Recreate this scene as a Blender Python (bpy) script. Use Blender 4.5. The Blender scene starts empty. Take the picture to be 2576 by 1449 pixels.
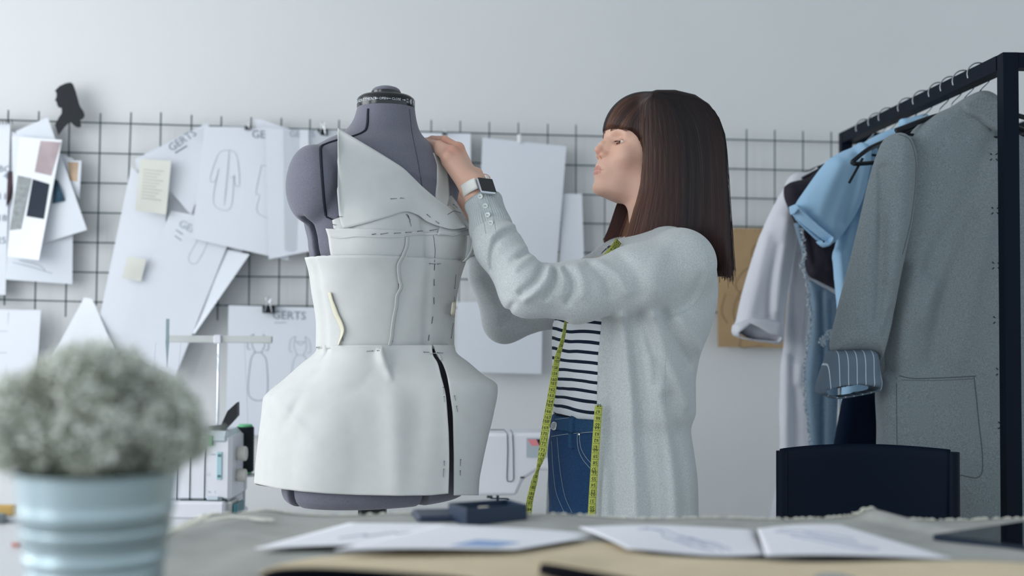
import bpy, math, random
import numpy as np
from mathutils import Vector, Matrix
from mathutils.bvhtree import BVHTree
random.seed(7); rng = np.random.default_rng(7)
C = bpy.context.scene.collection
IW, IH, FPX = 2576.0, 1449.0, 3000.0
PITCH, ROLL = math.radians(2.2), math.radians(0.43)
CAM = np.array([0.0, 0.0, 1.17])
_f = np.array([0, math.cos(PITCH), math.sin(PITCH)]); _u0 = np.array([0, -math.sin(PITCH), math.cos(PITCH)]); _r0 = np.array([1.0, 0, 0])
_r = math.cos(ROLL)*_r0 + math.sin(ROLL)*_u0; _u = -math.sin(ROLL)*_r0 + math.cos(ROLL)*_u0

def ray(px, py):
    return _f + _r*((px-IW/2)/FPX) + _u*((IH/2-py)/FPX)
def PX(px, py, D):
    d = ray(px, py); return CAM + d*(D/d[1])
def V3(p): return Vector((float(p[0]), float(p[1]), float(p[2])))

def atz(px, py, z):  # point on the ray at height z
    d = ray(px, py); return CAM+d*((z-CAM[2])/d[2])
# ---------------------------------------------------------------- objects
ROOT = {}
def origin_of(o):
    return ROOT.get(o.name, np.zeros(3))
def link(o, parent=None, org=None):
    C.objects.link(o)
    if parent is not None:
        o.parent = parent; ROOT[o.name] = origin_of(parent)
    else:
        ROOT[o.name] = np.array(org, float)
        o.location = V3(org)
def mk(name, verts, faces, mat, parent=None, smooth=True, org=None, mats=None, mi=None):
    v = np.asarray(verts, dtype=np.float64).reshape(-1, 3)
    if parent is not None: o0 = origin_of(parent)
    elif org is not None: o0 = np.array(org, float)
    else:
        lo, hi = v.min(0), v.max(0); o0 = np.array([(lo[0]+hi[0])/2, (lo[1]+hi[1])/2, lo[2]])
    me = bpy.data.meshes.new(name)
    vv = (v-o0)
    if isinstance(faces, np.ndarray):
        n, k = faces.shape
        me.vertices.add(len(vv)); me.vertices.foreach_set('co', vv.astype(np.float32).ravel())
        me.loops.add(n*k); me.loops.foreach_set('vertex_index', faces.astype(np.int32).ravel())
        me.polygons.add(n); me.polygons.foreach_set('loop_start', np.arange(0, n*k, k, dtype=np.int32))
        me.update(calc_edges=True)
    else:
        me.from_pydata([tuple(a) for a in vv], [], [tuple(int(q) for q in f) for f in faces])
    me.validate()
    if smooth is True: me.polygons.foreach_set('use_smooth', [True]*len(me.polygons))
    o = bpy.data.objects.new(name, me)
    for m_ in (mats or ([mat] if mat else [])): me.materials.append(m_)
    if mi is not None: me.polygons.foreach_set('material_index', list(mi))
    link(o, parent, o0)
    if smooth == 'auto':
        me.polygons.foreach_set('use_smooth', [True]*len(me.polygons))
        try: me.set_sharp_from_angle(angle=math.radians(35))
        except Exception: pass
    return o
def empty(name, loc):
    o = bpy.data.objects.new(name, None); o.empty_display_size = .05
    link(o, None, loc); return o
def tag(o, label, cat, group=None):
    o['label'] = label; o['category'] = cat
    if group: o['group'] = group
    return o
def struct(o): o['kind'] = 'structure'; return o

class MB:
    """collects simple shapes into one mesh"""
    def __init__(s): s.v = []; s.f = []; s.mi = []; s.cm = 0
    def add(s, v, f):
        b = len(s.v); s.v += [tuple(map(float, a)) for a in v]; s.f += [tuple(int(i)+b for i in q) for q in f]; s.mi += [s.cm]*len(f); return s
    def box(s, c, size, R=None, bev=0.0):
        hx, hy, hz = [a/2 for a in size]; b = min(bev, hx*.99, hy*.99, hz*.99)
        if b <= 0:
            v = [(x*hx, y*hy, z*hz) for x in (-1, 1) for y in (-1, 1) for z in (-1, 1)]
            f = [(0,1,3,2),(4,6,7,5),(0,4,5,1),(2,3,7,6),(0,2,6,4),(1,5,7,3)]
        else:
            v = []; idx = {}
            for x in (-1,1):
                for y in (-1,1):
                    for z in (-1,1):
                        for ax in range(3):
                            p = [x*(hx-b), y*(hy-b), z*(hz-b)]
                            p[ax] = (x,y,z)[ax]*(hx,hy,hz)[ax]
                            idx[(x,y,z,ax)] = len(v); v.append(p)
            f = []
            for ax in range(3):
                o1, o2 = [a for a in range(3) if a != ax]
                for s_ in (-1,1):
                    q = []
                    for (a,b_) in ((-1,-1),(1,-1),(1,1),(-1,1)):
                        k = [0,0,0]; k[ax]=s_; k[o1]=a; k[o2]=b_; q.append(idx[(k[0],k[1],k[2],ax)])
                    f.append(q if (s_ > 0) == (ax != 1) else q[::-1])
                for a in (-1,1):
                    for b_ in (-1,1):
                        k0=[0,0,0]; k0[o1]=a; k0[o2]=b_; k1=list(k0); k0[ax]=-1; k1[ax]=1
                        f.append((idx[(*k0,o1)], idx[(*k1,o1)], idx[(*k1,o2)], idx[(*k0,o2)]))
            for x in (-1,1):
                for y in (-1,1):
                    for z in (-1,1): f.append((idx[(x,y,z,0)], idx[(x,y,z,1)], idx[(x,y,z,2)]))
        v = np.array(v, float)
        if R is not None: v = v @ np.array(R).T
        return s.add(v+np.array(c), f)
    def bar(s, a, b, w, h, up=(0,0,1)):
        a = np.array(a, float); b = np.array(b, float); d = b-a; L = np.linalg.norm(d); d /= L
        up = np.array(up, float); x = np.cross(d, up)
        if np.linalg.norm(x) < 1e-6: x = np.cross(d, (1.0,0,0))
        x /= np.linalg.norm(x); z = np.cross(x, d)
        return s.box((a+b)/2, (w, L, h), np.stack([x, d, z], 1))
    def tube(s, pts, r, n=8, cap=True, closed=False):
        pts = np.array(pts, float); m = len(pts)
        rr = np.full(m, r) if np.isscalar(r) else np.array(r, float)
        t = np.gradient(pts, axis=0)
        if closed: t = np.roll(pts, -1, 0)-np.roll(pts, 1, 0)
        t /= np.linalg.norm(t, axis=1)[:, None]+1e-12
        up = np.array([0,0,1.0]); 
        if abs(t[0]@up) > .9: up = np.array([1.0,0,0])
        x = np.cross(t[0], up); x /= np.linalg.norm(x); V = []
        for i in range(m):
            x = x - t[i]*(x@t[i]); x /= np.linalg.norm(x)+1e-12; y = np.cross(t[i], x)
            for k in range(n):
                a = 2*math.pi*k/n; V.append(pts[i]+rr[i]*(math.cos(a)*x+math.sin(a)*y))
        Fc = []
        for i in range(m if closed else m-1):
            for k in range(n):
                j = (i+1) % m
                Fc.append((i*n+k, i*n+(k+1)%n, j*n+(k+1)%n, j*n+k))
        if cap and not closed: Fc.append(tuple(range(n))[::-1]); Fc.append(tuple((m-1)*n+k for k in range(n)))
        return s.add(V, Fc)
    def lathe(s, prof, c, n=32, axis=(0,0,1), cap=True):
        ax = np.array(axis, float); ax /= np.linalg.norm(ax)
        x = np.cross(ax, (0,1.0,0.001)); x /= np.linalg.norm(x); y = np.cross(ax, x); V = []; Fc = []
        for (r, z) in prof:
            for k in range(n):
                a = 2*math.pi*k/n; V.append(np.array(c)+ax*z+r*(math.cos(a)*x+math.sin(a)*y))
        for i in range(len(prof)-1):
            for k in range(n): Fc.append((i*n+k, i*n+(k+1)%n, (i+1)*n+(k+1)%n, (i+1)*n+k))
        if cap: Fc.append(tuple(range(n))[::-1]); Fc.append(tuple((len(prof)-1)*n+k for k in range(n)))
        return s.add(V, Fc)
    def grid(s, G, thick=0.0, closed_u=False):
        """G: (m,n,3) array of points, optional thickness along normals"""
        G = np.array(G, float); m, n = G.shape[:2]
        idx = np.arange(m*n).reshape(m, n); Fc = []
        cols = n if closed_u else n-1
        for i in range(m-1):
            for j in range(cols):
                Fc.append((idx[i,j], idx[i,(j+1)%n], idx[i+1,(j+1)%n], idx[i+1,j]))
        V = G.reshape(-1, 3)
        if thick:
            gu = np.gradient(G, axis=0)
            gv = (np.roll(G,-1,1)-np.roll(G,1,1)) if closed_u else np.gradient(G, axis=1)
            N = np.cross(gv, gu); N /= np.linalg.norm(N, axis=2)[:,:,None]+1e-12
            V2 = (G-N*thick).reshape(-1,3); b = m*n
            F2 = [tuple(q+b for q in f[::-1]) for f in Fc]; side = []
            for j in range(cols):
                j2=(j+1)%n
                side.append((idx[0,j2], idx[0,j], idx[0,j]+b, idx[0,j2]+b)); side.append((idx[-1,j], idx[-1,j2], idx[-1,j2]+b, idx[-1,j]+b))
            if not closed_u:
                for i in range(m-1):
                    side.append((idx[i,0], idx[i+1,0], idx[i+1,0]+b, idx[i,0]+b)); side.append((idx[i+1,-1], idx[i,-1], idx[i,-1]+b, idx[i+1,-1]+b))
            V = np.concatenate([V, V2]); Fc = Fc+F2+side
        return s.add(V, Fc)
    def build(s, name, mat, parent=None, smooth='auto', org=None, mats=None):
        return mk(name, s.v, s.f, mat, parent, smooth, org, mats, s.mi if mats else None)

def smoothpath(pts, n=8):
    """Catmull-Rom resample"""
    P = np.array(pts, float); P = np.vstack([2*P[0]-P[1], P, 2*P[-1]-P[-2]]); out = []
    for i in range(1, len(P)-2):
        for k in range(n):
            t = k/n
            out.append(.5*((2*P[i])+(-P[i-1]+P[i+1])*t+(2*P[i-1]-5*P[i]+4*P[i+1]-P[i+2])*t*t+(-P[i-1]+3*P[i]-3*P[i+1]+P[i+2])*t**3))
    out.append(P[-2]); return np.array(out)
def interp_rows(rows, y):
    """rows: sorted [(y, a, b, ...)] -> smooth (monotone-ish) interpolation"""
    R = np.array(rows, float); ys = R[:,0]; out = []
    for c in range(1, R.shape[1]):
        v = R[:,c]; h = np.diff(ys); dl = np.diff(v)/h; m = np.zeros(len(v))
        m[1:-1] = np.where(dl[:-1]*dl[1:] > 0, 2*dl[:-1]*dl[1:]/(dl[:-1]+dl[1:]+1e-20), 0); m[0] = dl[0]; m[-1] = dl[-1]
        yy = np.clip(y, ys[0], ys[-1]); i = np.clip(np.searchsorted(ys, yy)-1, 0, len(ys)-2)
        t = (yy-ys[i])/h[i]; t2=t*t; t3=t2*t
        out.append((2*t3-3*t2+1)*v[i]+(t3-2*t2+t)*h[i]*m[i]+(-2*t3+3*t2)*v[i+1]+(t3-t2)*h[i]*m[i+1])
    return out

# ---------------------------------------------------------------- materials
def lin(c):
    return tuple((x/255/12.92 if x/255 <= .04045 else ((x/255+.055)/1.055)**2.4) for x in c)+(1.0,)
def M(name, col, rough=.8, metal=0.0, noise=None, bump=None, weave=None, sheen=0.0, spec=.4, coat=0.0, trans=0.0, sss=0.0, stretch=None, col2=None):
    m = bpy.data.materials.new(name); m.use_nodes = True; nt = m.node_tree; N = nt.nodes; L = nt.links
    b = N['Principled BSDF']; c = lin(col); b.inputs['Base Color'].default_value = c
    b.inputs['Roughness'].default_value = rough; b.inputs['Metallic'].default_value = metal
    b.inputs['Specular IOR Level'].default_value = spec
    if sheen: b.inputs['Sheen Weight'].default_value = sheen; b.inputs['Sheen Roughness'].default_value = .5
    if coat: b.inputs['Coat Weight'].default_value = coat
    if trans: b.inputs['Transmission Weight'].default_value = trans
    if sss: b.inputs['Subsurface Weight'].default_value = sss; b.inputs['Subsurface Radius'].default_value = (.012,.005,.003); b.inputs['Subsurface Scale'].default_value = 1.0
    tc = N.new('ShaderNodeTexCoord'); mp = N.new('ShaderNodeMapping'); L.new(tc.outputs['Object'], mp.inputs['Vector'])
    if stretch: mp.inputs['Scale'].default_value = stretch
    if noise:
        n = N.new('ShaderNodeTexNoise'); n.inputs['Scale'].default_value = noise[0]; n.inputs['Detail'].default_value = 4
        L.new(mp.outputs[0], n.inputs['Vector'])
        r = N.new('ShaderNodeValToRGB'); k = noise[1]
        c2 = lin(col2) if col2 else tuple(min(1, x*(1+k)) for x in c[:3])+(1,)
        r.color_ramp.elements[0].position = .32; r.color_ramp.elements[1].position = .68
        r.color_ramp.elements[0].color = tuple(x*(1-k) for x in c[:3])+(1,) if not col2 else c; r.color_ramp.elements[1].color = c2
        L.new(n.outputs['Fac'], r.inputs[0]); L.new(r.outputs[0], b.inputs['Base Color'])
    last = None
    def addb(hout, strength, dist):
        nonlocal last
        bp = N.new('ShaderNodeBump'); bp.inputs['Strength'].default_value = strength; bp.inputs['Distance'].default_value = dist
        L.new(hout, bp.inputs['Height'])
        if last: L.new(last.outputs[0], bp.inputs['Normal'])
        last = bp; L.new(bp.outputs[0], b.inputs['Normal'])
    if bump:
        n = N.new('ShaderNodeTexNoise'); n.inputs['Scale'].default_value = bump[0]; n.inputs['Detail'].default_value = 3
        L.new(mp.outputs[0], n.inputs['Vector']); addb(n.outputs['Fac'], bump[1], bump[2] if len(bump) > 2 else .002)
    if weave:
        for d in ('X','Z'):
            w = N.new('ShaderNodeTexWave'); w.bands_direction = d; w.inputs['Scale'].default_value = weave[0]; w.inputs['Distortion'].default_value = 1.2; w.inputs['Detail'].default_value = 1; w.inputs['Detail Scale'].default_value = 3
            L.new(tc.outputs['Object'], w.inputs['Vector']); addb(w.outputs['Fac'], weave[1], .0006)
    return m

# ---------------------------------------------------------------- signed distance modelling
def smin(a, b, k):
    h = np.maximum(k-np.abs(a-b), 0)/k; return np.minimum(a, b)-h*h*k*.25
def smax(a, b, k): return -smin(-a, -b, k)
def rc(P, a, b, ra, rb):
    a = np.asarray(a, np.float32); ba = np.asarray(b, np.float32)-a; pa = P-a
    h = np.clip(pa@ba/(ba@ba+1e-12), 0, 1)
    return np.linalg.norm(pa-h[:,None]*ba, axis=1)-(ra+(rb-ra)*h)
def chain(P, pts, rs, k=0.0):
    d = None
    for i in range(len(pts)-1):
        e = rc(P, pts[i], pts[i+1], rs[i], rs[i+1]); d = e if d is None else (smin(d, e, k) if k else np.minimum(d, e))
    return d
def ell(P, c, r, R=None):
    q = P-np.asarray(c, np.float32)
    if R is not None: q = q @ np.asarray(R, np.float32)     # R columns = local axes
    r = np.asarray(r, np.float32)
    k0 = np.linalg.norm(q/r, axis=1); k1 = np.linalg.norm(q/(r*r), axis=1)+1e-9
    return k0*(k0-1)/k1
def sdpoly(x, z, poly):
    p = np.asarray(poly, np.float32); d = np.full(x.shape, 1e9, np.float32); s = np.zeros(x.shape, bool); n = len(p)
    for i in range(n):
        ax, az = p[i]; bx, bz = p[(i+1) % n]; ex, ez = bx-ax, bz-az
        wx, wz = x-ax, z-az; t = np.clip((wx*ex+wz*ez)/(ex*ex+ez*ez+1e-12), 0, 1)
        d = np.minimum(d, (wx-ex*t)**2+(wz-ez*t)**2)
        c = ((az > z) != (bz > z)); xi = ax+(z-az)/(bz-az if abs(bz-az) > 1e-9 else 1e-9)*(bx-ax); s ^= (c & (x < xi))
    d = np.sqrt(d); return np.where(s, -d, d)
def polypx(pts, D, n=0):
    q = [PX(a, b, D) for a, b in pts]; a = np.array([(p[0], p[2]) for p in q])
    if n:
        b = np.vstack([a, a[:1]]); a = smoothpath(b, n)[:-1]
    return a
def polymesh(d, lo, h):
    ins = d < 0; nx, ny, nz = d.shape
    cnt = np.zeros((nx-1, ny-1, nz-1), np.uint8)
    offs = [(i,j,k) for i in (0,1) for j in (0,1) for k in (0,1)]
    for (i,j,k) in offs: cnt += ins[i:nx-1+i, j:ny-1+j, k:nz-1+k]
    I = np.argwhere((cnt > 0) & (cnt < 8)); idx = np.full(cnt.shape, -1, np.int32); idx[I[:,0],I[:,1],I[:,2]] = np.arange(len(I))
    vals = np.stack([d[I[:,0]+i, I[:,1]+j, I[:,2]+k] for (i,j,k) in offs], 1)
    acc = np.zeros((len(I), 3)); num = np.zeros(len(I))
    for a in range(8):
        for b in range(a+1, 8):
            oa, ob = np.array(offs[a]), np.array(offs[b])
            if np.abs(oa-ob).sum() != 1: continue
            va, vb = vals[:,a], vals[:,b]; m = (va < 0) != (vb < 0)
            t = np.where(m, va/(va-vb+1e-20), 0)
            acc += np.where(m[:,None], oa+(ob-oa)*t[:,None], 0); num += m
    v = lo+h*(I+acc/num[:,None]); Q = []
    for ax in range(3):
        sl0 = [slice(None)]*3; sl1 = [slice(None)]*3; sl0[ax] = slice(0,-1); sl1[ax] = slice(1,None)
        ch = ins[tuple(sl0)] != ins[tuple(sl1)]; E = np.argwhere(ch); o1, o2 = (ax+1)%3, (ax+2)%3
        E = E[(E[:,o1] > 0) & (E[:,o2] > 0) & (E[:,o1] < d.shape[o1]-1) & (E[:,o2] < d.shape[o2]-1)]
        q = []
        for (s1, s2) in ((-1,-1),(0,-1),(0,0),(-1,0)):
            e = E.copy(); e[:,o1] += s1; e[:,o2] += s2; q.append(idx[e[:,0],e[:,1],e[:,2]])
        q = np.stack(q, 1); flip = ~ins[E[:,0],E[:,1],E[:,2]]; q[flip] = q[flip][:, ::-1]; Q.append(q)
    Q = np.concatenate(Q); Q = Q[(Q >= 0).all(1)]
    return v, Q
def sdfmesh(sdf, lo, hi, h, B=8, slack=1.35):
    lo = np.array(lo, float); hi = np.array(hi, float); nb = np.ceil((hi-lo)/(h*B)).astype(int); n = nb*B
    d = np.full(tuple(n), 1.0, np.float32)
    cb = np.stack(np.meshgrid(*[np.arange(k) for k in nb], indexing='ij'), -1).reshape(-1, 3)
    cc = (lo+(cb+.5)*B*h).astype(np.float32); cd = sdf(cc); R = B*h*.87*slack+.004
    g = np.stack(np.meshgrid(*[np.arange(B)]*3, indexing='ij'), -1).reshape(-1, 3)
    near = np.abs(cd) < R
    for b in cb[(~near) & (cd < 0)]: d[b[0]*B:(b[0]+1)*B, b[1]*B:(b[1]+1)*B, b[2]*B:(b[2]+1)*B] = -1
    bl = cb[near]
    for s in range(0, len(bl), 600):
        bb = bl[s:s+600]; I = (bb[:,None,:]*B+g[None]).reshape(-1, 3)
        val = sdf((lo+I*h).astype(np.float32)); d[I[:,0],I[:,1],I[:,2]] = val
    return polymesh(d, lo, h)
def sdfobj(name, sdf, lo, hi, h, mat, parent=None, org=None):
    v, q = sdfmesh(sdf, lo, hi, h); o = mk(name, v, q, mat, parent, True, org); return o
def bvh_of(*objs):
    V = []; Fc = []; b = 0
    for o in objs:
        org = origin_of(o); V += [tuple(np.array(v.co)+org) for v in o.data.vertices]; Fc += [tuple(i+b for i in p.vertices) for p in o.data.polygons]; b = len(V)
    return BVHTree.FromPolygons(V, Fc)
def cast(bvh, px, py, off=0.0):
    d = V3(ray(px, py)).normalized(); hit, n, i, dist = bvh.ray_cast(V3(CAM), d)
    if hit is None: return None
    if n.dot(d) > 0: n = -n
    return np.array(hit)+np.array(n)*off, np.array(n)
def on_surf(bvh, pts, off=.0005, fallback=2.5):
    out = []; D = fallback
    for a, b in pts:
        c = cast(bvh, a, b, off)
        if c is None: out.append(PX(a, b, D))
        else: out.append(c[0]); D = c[0][1]
    return np.array(out)
def wig(P, sc, seed=0):
    """cheap smooth noise"""
    r = np.random.default_rng(seed); o = np.zeros(len(P), np.float32)
    for i in range(5):
        k = r.normal(size=3)*sc; o += np.sin(P@k.astype(np.float32)+r.uniform(0, 6.3)).astype(np.float32)
    return o/5
def text_mesh(txt, size):
    """2D verts/faces of a string, origin at left baseline"""
    cu = bpy.data.curves.new('t', 'FONT'); cu.body = txt; cu.size = size; cu.resolution_u = 2
    o = bpy.data.objects.new('t', cu); C.objects.link(o); bpy.context.view_layer.update()
    dg = bpy.context.evaluated_depsgraph_get(); me = o.evaluated_get(dg).to_mesh()
    v = np.array([tuple(a.co) for a in me.vertices]).reshape(-1,3); f = [tuple(p.vertices) for p in me.polygons]
    o.evaluated_get(dg).to_mesh_clear(); bpy.data.objects.remove(o); bpy.data.curves.remove(cu)
    return v, f

def stack(P, rows, el, ef, zcut=None, k=.02):
    """rows: (z, cx, cy, a, b) ascending z"""
    cx, cy, a, b = interp_rows(rows, P[:,2]); x = P[:,0]-cx; y = P[:,1]-cy
    u = x*el[0]+y*el[1]; v = x*ef[0]+y*ef[1]
    k0 = np.sqrt((u/a)**2+(v/b)**2); k1 = np.sqrt((u/a**2)**2+(v/b**2)**2)+1e-6
    d = np.where(k0 < .05, -np.minimum(a, b), k0*(k0-1)/k1)
    d = smax(d, P[:,2]-rows[-1][0], k); d = smax(d, rows[0][0]-P[:,2], k)
    return d.astype(np.float32)
def prow(rows, D, el, qc=None):
    """px rows (y, xl, xr, ratio) -> stack rows in world (ascending z)"""
    out = []; c2, s2 = el[0]**2, el[1]**2
    for r_ in rows:
        y, xl, xr, q = r_[:4]; Dd = r_[4] if len(r_) > 4 else D
        a0, b0 = PX(xl, y, Dd), PX(xr, y, Dd); hw = (b0[0]-a0[0])/2; a = hw/math.sqrt(c2+q*q*s2)
        out.append(((a0[2]+b0[2])/2, (a0[0]+b0[0])/2, Dd, a, a*q))
    return sorted(out)
def pl(pts): xs = [p[0] for p in pts]; ys = [p[1] for p in pts]; return lambda x: float(np.interp(x, xs, ys))
def spl(pts): return lambda x: float(interp_rows(pts, np.array([x]))[0][0])
# ---------------------------------------------------------------- camera, render look, light
cd = bpy.data.cameras.new('camera'); cam = bpy.data.objects.new('camera', cd); C.objects.link(cam)
cd.sensor_width = 36; cd.lens = 36*FPX/IW
cam.matrix_world = Matrix(((_r[0], _u[0], -_f[0], CAM[0]), (_r[1], _u[1], -_f[1], CAM[1]), (_r[2], _u[2], -_f[2], CAM[2]), (0,0,0,1)))
cd.dof.use_dof = True; cd.dof.focus_distance = 2.42; cd.dof.aperture_fstop = 2.5; cd.clip_start = .05
sc = bpy.context.scene; sc.camera = cam
sc.view_settings.view_transform = 'Standard'; sc.view_settings.look = 'None'; sc.view_settings.gamma = 1; sc.view_settings.exposure = 0.0
sc.cycles.use_denoising = True; sc.cycles.max_bounces = 6; sc.cycles.diffuse_bounces = 3; sc.cycles.glossy_bounces = 3; sc.cycles.transmission_bounces = 4; sc.cycles.transparent_max_bounces = 8
sc.cycles.use_adaptive_sampling = True; sc.cycles.adaptive_threshold = .04; sc.cycles.sample_clamp_indirect = 6; sc.cycles.caustics_reflective = False; sc.cycles.caustics_refractive = False
w = bpy.data.worlds.new('daylight'); sc.world = w; w.use_nodes = True
w.node_tree.nodes['Background'].inputs[0].default_value = (.80,.92,1.0,1); w.node_tree.nodes['Background'].inputs[1].default_value = WORLD if 'WORLD' in globals()  else 1.12
def area(name, loc, target, sx, sy, power, col):
    l = bpy.data.lights.new(name, 'AREA'); l.shape = 'RECTANGLE'; l.size = sx; l.size_y = sy; l.energy = power; l.color = col
    o = bpy.data.objects.new(name, l); C.objects.link(o); o.location = loc
    d = Vector(target)-Vector(loc); o.rotation_euler = d.to_track_quat('-Z', 'Y').to_euler(); return o

# ---------------------------------------------------------------- room
YAW = math.radians(7); TY = math.tan(YAW); WY0 = 4.09
EX = np.array([math.cos(YAW), math.sin(YAW), 0]); WN = np.array([math.sin(YAW), -math.cos(YAW), 0])
def WP(px, py, off=0.0):
    d = ray(px, py); q = off/math.cos(YAW)
    t = (WY0-q)/(d[1]-d[0]*TY); return CAM+d*t
def wallxy(x, z, off=0.0): return np.array([0, WY0, 0])+EX*x+WN*off+np.array([0, 0, z])
m_wall = M('wall_paint', (220,222,223), .9, bump=(60,.15,.002), noise=(1.5,.015))
m_floor = M('floor_boards', (196,192,188), .6, noise=(6,.08), stretch=(1,8,1))
mb = MB(); mb.box(wallxy(0,1.45,-.06), (7.6,.12,2.9), np.stack([EX,-WN,(0,0,1)],1)); struct(mb.build('wall_back', m_wall))
mb = MB(); mb.box((0,1.2,-.03), (9.2,8.6,.06)); struct(mb.build('floor', m_floor))
mb = MB(); mb.box((0,1.2,2.93), (9.2,8.6,.06)); struct(mb.build('ceiling', M('ceiling_paint', (216,217,218), .9)))  # ceiling out of view, added to keep sky light off the upper wall
# left wall with two tall windows, daylight comes in through them
mb = MB(); XL = -3.1
for (y0,y1,z0,z1) in ((-2.6,4.0,0,.75),(-2.6,4.0,2.6,2.9),(-2.6,-1.9,.75,2.6),(.55,.8,.75,2.6),(3.2,4.0,.75,2.6)):
    mb.box((XL-.06,(y0+y1)/2,(z0+z1)/2), (.12,y1-y0,z1-z0))
struct(mb.build('wall_left', m_wall))
m_frame = M('window_frame_white', (225,225,225), .4)
for n_,(y0,y1) in enumerate(((-1.9,.55),(.8,3.2))):
    mb = MB()
    for (a,b,c_,d_) in ((y0,y1,.75,.81),(y0,y1,2.54,2.6),(y0,y0+.06,.75,2.6),(y1-.06,y1,.75,2.6),((y0+y1)/2-.03,(y0+y1)/2+.03,.75,2.6)):
        mb.box((XL-.06,(a+b)/2,(c_+d_)/2), (.07,b-a,d_-c_))
    o = struct(mb.build('window_%d' % (n_+1), m_frame))
LW = .98
area('window_light_near', (XL+.03,-.68,1.68), (0,-.4,1.4), 1.8, 2.4, 56*LW, (.965,.985,1.0))
area('window_light_far', (XL+.03,2.0,1.68), (0,2.2,1.4), 1.8, 2.4, 68*LW, (.965,.985,1.0))
# ================================================================ wire grid boards, papers and other things on the wall
m_wire = M('green_black_wire', (22,62,66), .45)
m_paper = M('white_paper', (228,232,240), .85, noise=(3,.02))
m_paper2 = M('cool_white_paper', (222,227,235), .85, noise=(3,.02))
m_screen = M('dark_watch_glass', (6,10,18), .06, spec=.6, coat=.5)
m_cream = M('cream_receipt_paper', (222,222,214), .85)
m_ink = M('grey_pencil_line', (140,150,163), .9)
m_ink2 = M('faint_pencil_line', (180,189,201), .9)
m_black = M('black_plastic', (8,16,26), .45)
m_clip = M('black_clip', (14,22,32), .35)
m_chrome = M('chrome_wire', (200,205,210), .18, metal=1.0)
def on_line(y0, s): return lambda x: y0+s*x
def wire_grid(name, label, vxs, hys, x0, x1, ext_top, ext_bot):
    """vxs: (x_top, x_bottom) of vertical wires; hys: (y_at_x0, y_at_x1)"""
    root = empty(name, WP((x0+x1)/2, max(h[0] for h in hys), .03)); tag(root, label, 'wire grid', 'wire grid boards on the wall')
    for (a, b) in hys:
        mb = MB(); mb.tube([WP(x0, a, .034), WP(x1, b, .034)], .0024, 6); mb.build('horizontal_wire', m_wire, root)
    for (xt, yt, xb, yb) in vxs:
        mb = MB(); mb.tube([WP(xt, yt, .0385), WP(xb, yb, .0385)], .0024, 6); mb.build('vertical_wire', m_wire, root)
    return root
# left board
hy = [(300+0,318),(378,393),(454,467),(530,541),(605,616),(679,692),(752,768)]
vs = [(21,277,11,768),(98,280,88,778),(175,282,165,797),(253,285,242,768),(330,283,318,600),(405,283,396,770),(482,289,474,780),(557,293,547,806)]
wire_grid('wire_grid', 'dark green wire grid board behind the paper cluster, left end of the wall', vs, hy, -60, 560, 0, 0)
hy2 = [(319,332),(399,406),(473,480),(547,553),(621,628),(695,700),(768,773)]
vs2 = [(632,295,626,768),(708,297,701,768),(780,300,772,775),(853,302,846,772),(928,302,920,772),(1006,302,1000,772)]
wire_grid('wire_grid', 'dark green wire grid board behind the mannequin shoulder', vs2, hy2, 562, 1020, 0, 0)
hy3 = [(331,359),(406,432),(480,505),(553,576),(626,650),(700,722),(772,792)]
vs3 = [(1085,302,1080,790),(1158,304,1154,790),(1231,307,1228,790),(1304,309,1302,790),(1378,312,1375,790),(1449,314,1447,790),(1522,317,1520,790),(1594,319,1593,790),(1666,321,1665,790),(1738,323,1738,790),(1808,325,1808,790),(1878,325,1878,790),(1949,327,1949,790),(2020,330,2020,790),(2091,332,2091,790)]
wire_grid('wire_grid', 'dark green wire grid board behind the woman and the clothes rail', vs3, hy3, 1040, 2150, 0, 0)

def sheet_pts(poly, off, curl=0.0, seed=0, n=10):
    """bilinear grid over a 4-corner sheet (px corners TL,TR,BR,BL) standing off the wall by off (+ curl outwards at the bottom)"""
    q = np.array(poly, float); G = np.zeros((n+1, n+1, 3)); r = random.Random(seed)
    offs = off if isinstance(off, (tuple, list)) else (off,)*4; a1, a2 = r.uniform(0,6), r.uniform(0,6)
    for i in range(n+1):
        for j in range(n+1):
            u, v = j/n, i/n; p = (1-v)*((1-u)*q[0]+u*q[1])+v*((1-u)*q[3]+u*q[2])
            o = (1-v)*((1-u)*offs[0]+u*offs[1])+v*((1-u)*offs[3]+u*offs[2])
            o += curl*v*v+.003*math.sin(3*u+a1+2*v)*v+.002*math.sin(5*v+a2+u)
            G[i,j] = WP(p[0], p[1], max(.042, o) if off != 0 else o)
    return G
def sheet(name, label, cat, poly, off, mat=None, curl=0.0, group=None, seed=0, parent=None):
    mb = MB(); G = sheet_pts(poly, off, curl, seed); mb.grid(G, .0008)
    o = mb.build(name, mat or m_paper, parent); o['_'] = 0; del o['_']
    if label: tag(o, label, cat, group)
    SHEETS[o.name] = G; return o
SHEETS = {}
def ink(sh, polys, w=.0012, mat=None, name='drawing', off=.0012):
    """lines in sheet uv (0..1) drawn as thin raised strips on the sheet"""
    G = SHEETS[sh.name]; n = G.shape[0]-1; mb = MB()
    for pl in polys:
        P = []
        for (u, v) in pl:
            fu, fv = np.clip(u*n, 0, n-1e-6), np.clip(v*n, 0, n-1e-6); i, j = int(fv), int(fu); a, b = fv-i, fu-j
            P.append((1-a)*((1-b)*G[i,j]+b*G[i,j+1])+a*((1-b)*G[i+1,j]+b*G[i+1,j+1])+WN*off)
        if len(P) > 1: mb.tube(smoothpath(P, 4) if len(P) > 2 else P, w*.75, 4)
    return mb.build(name, mat or m_ink, sh)
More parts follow.
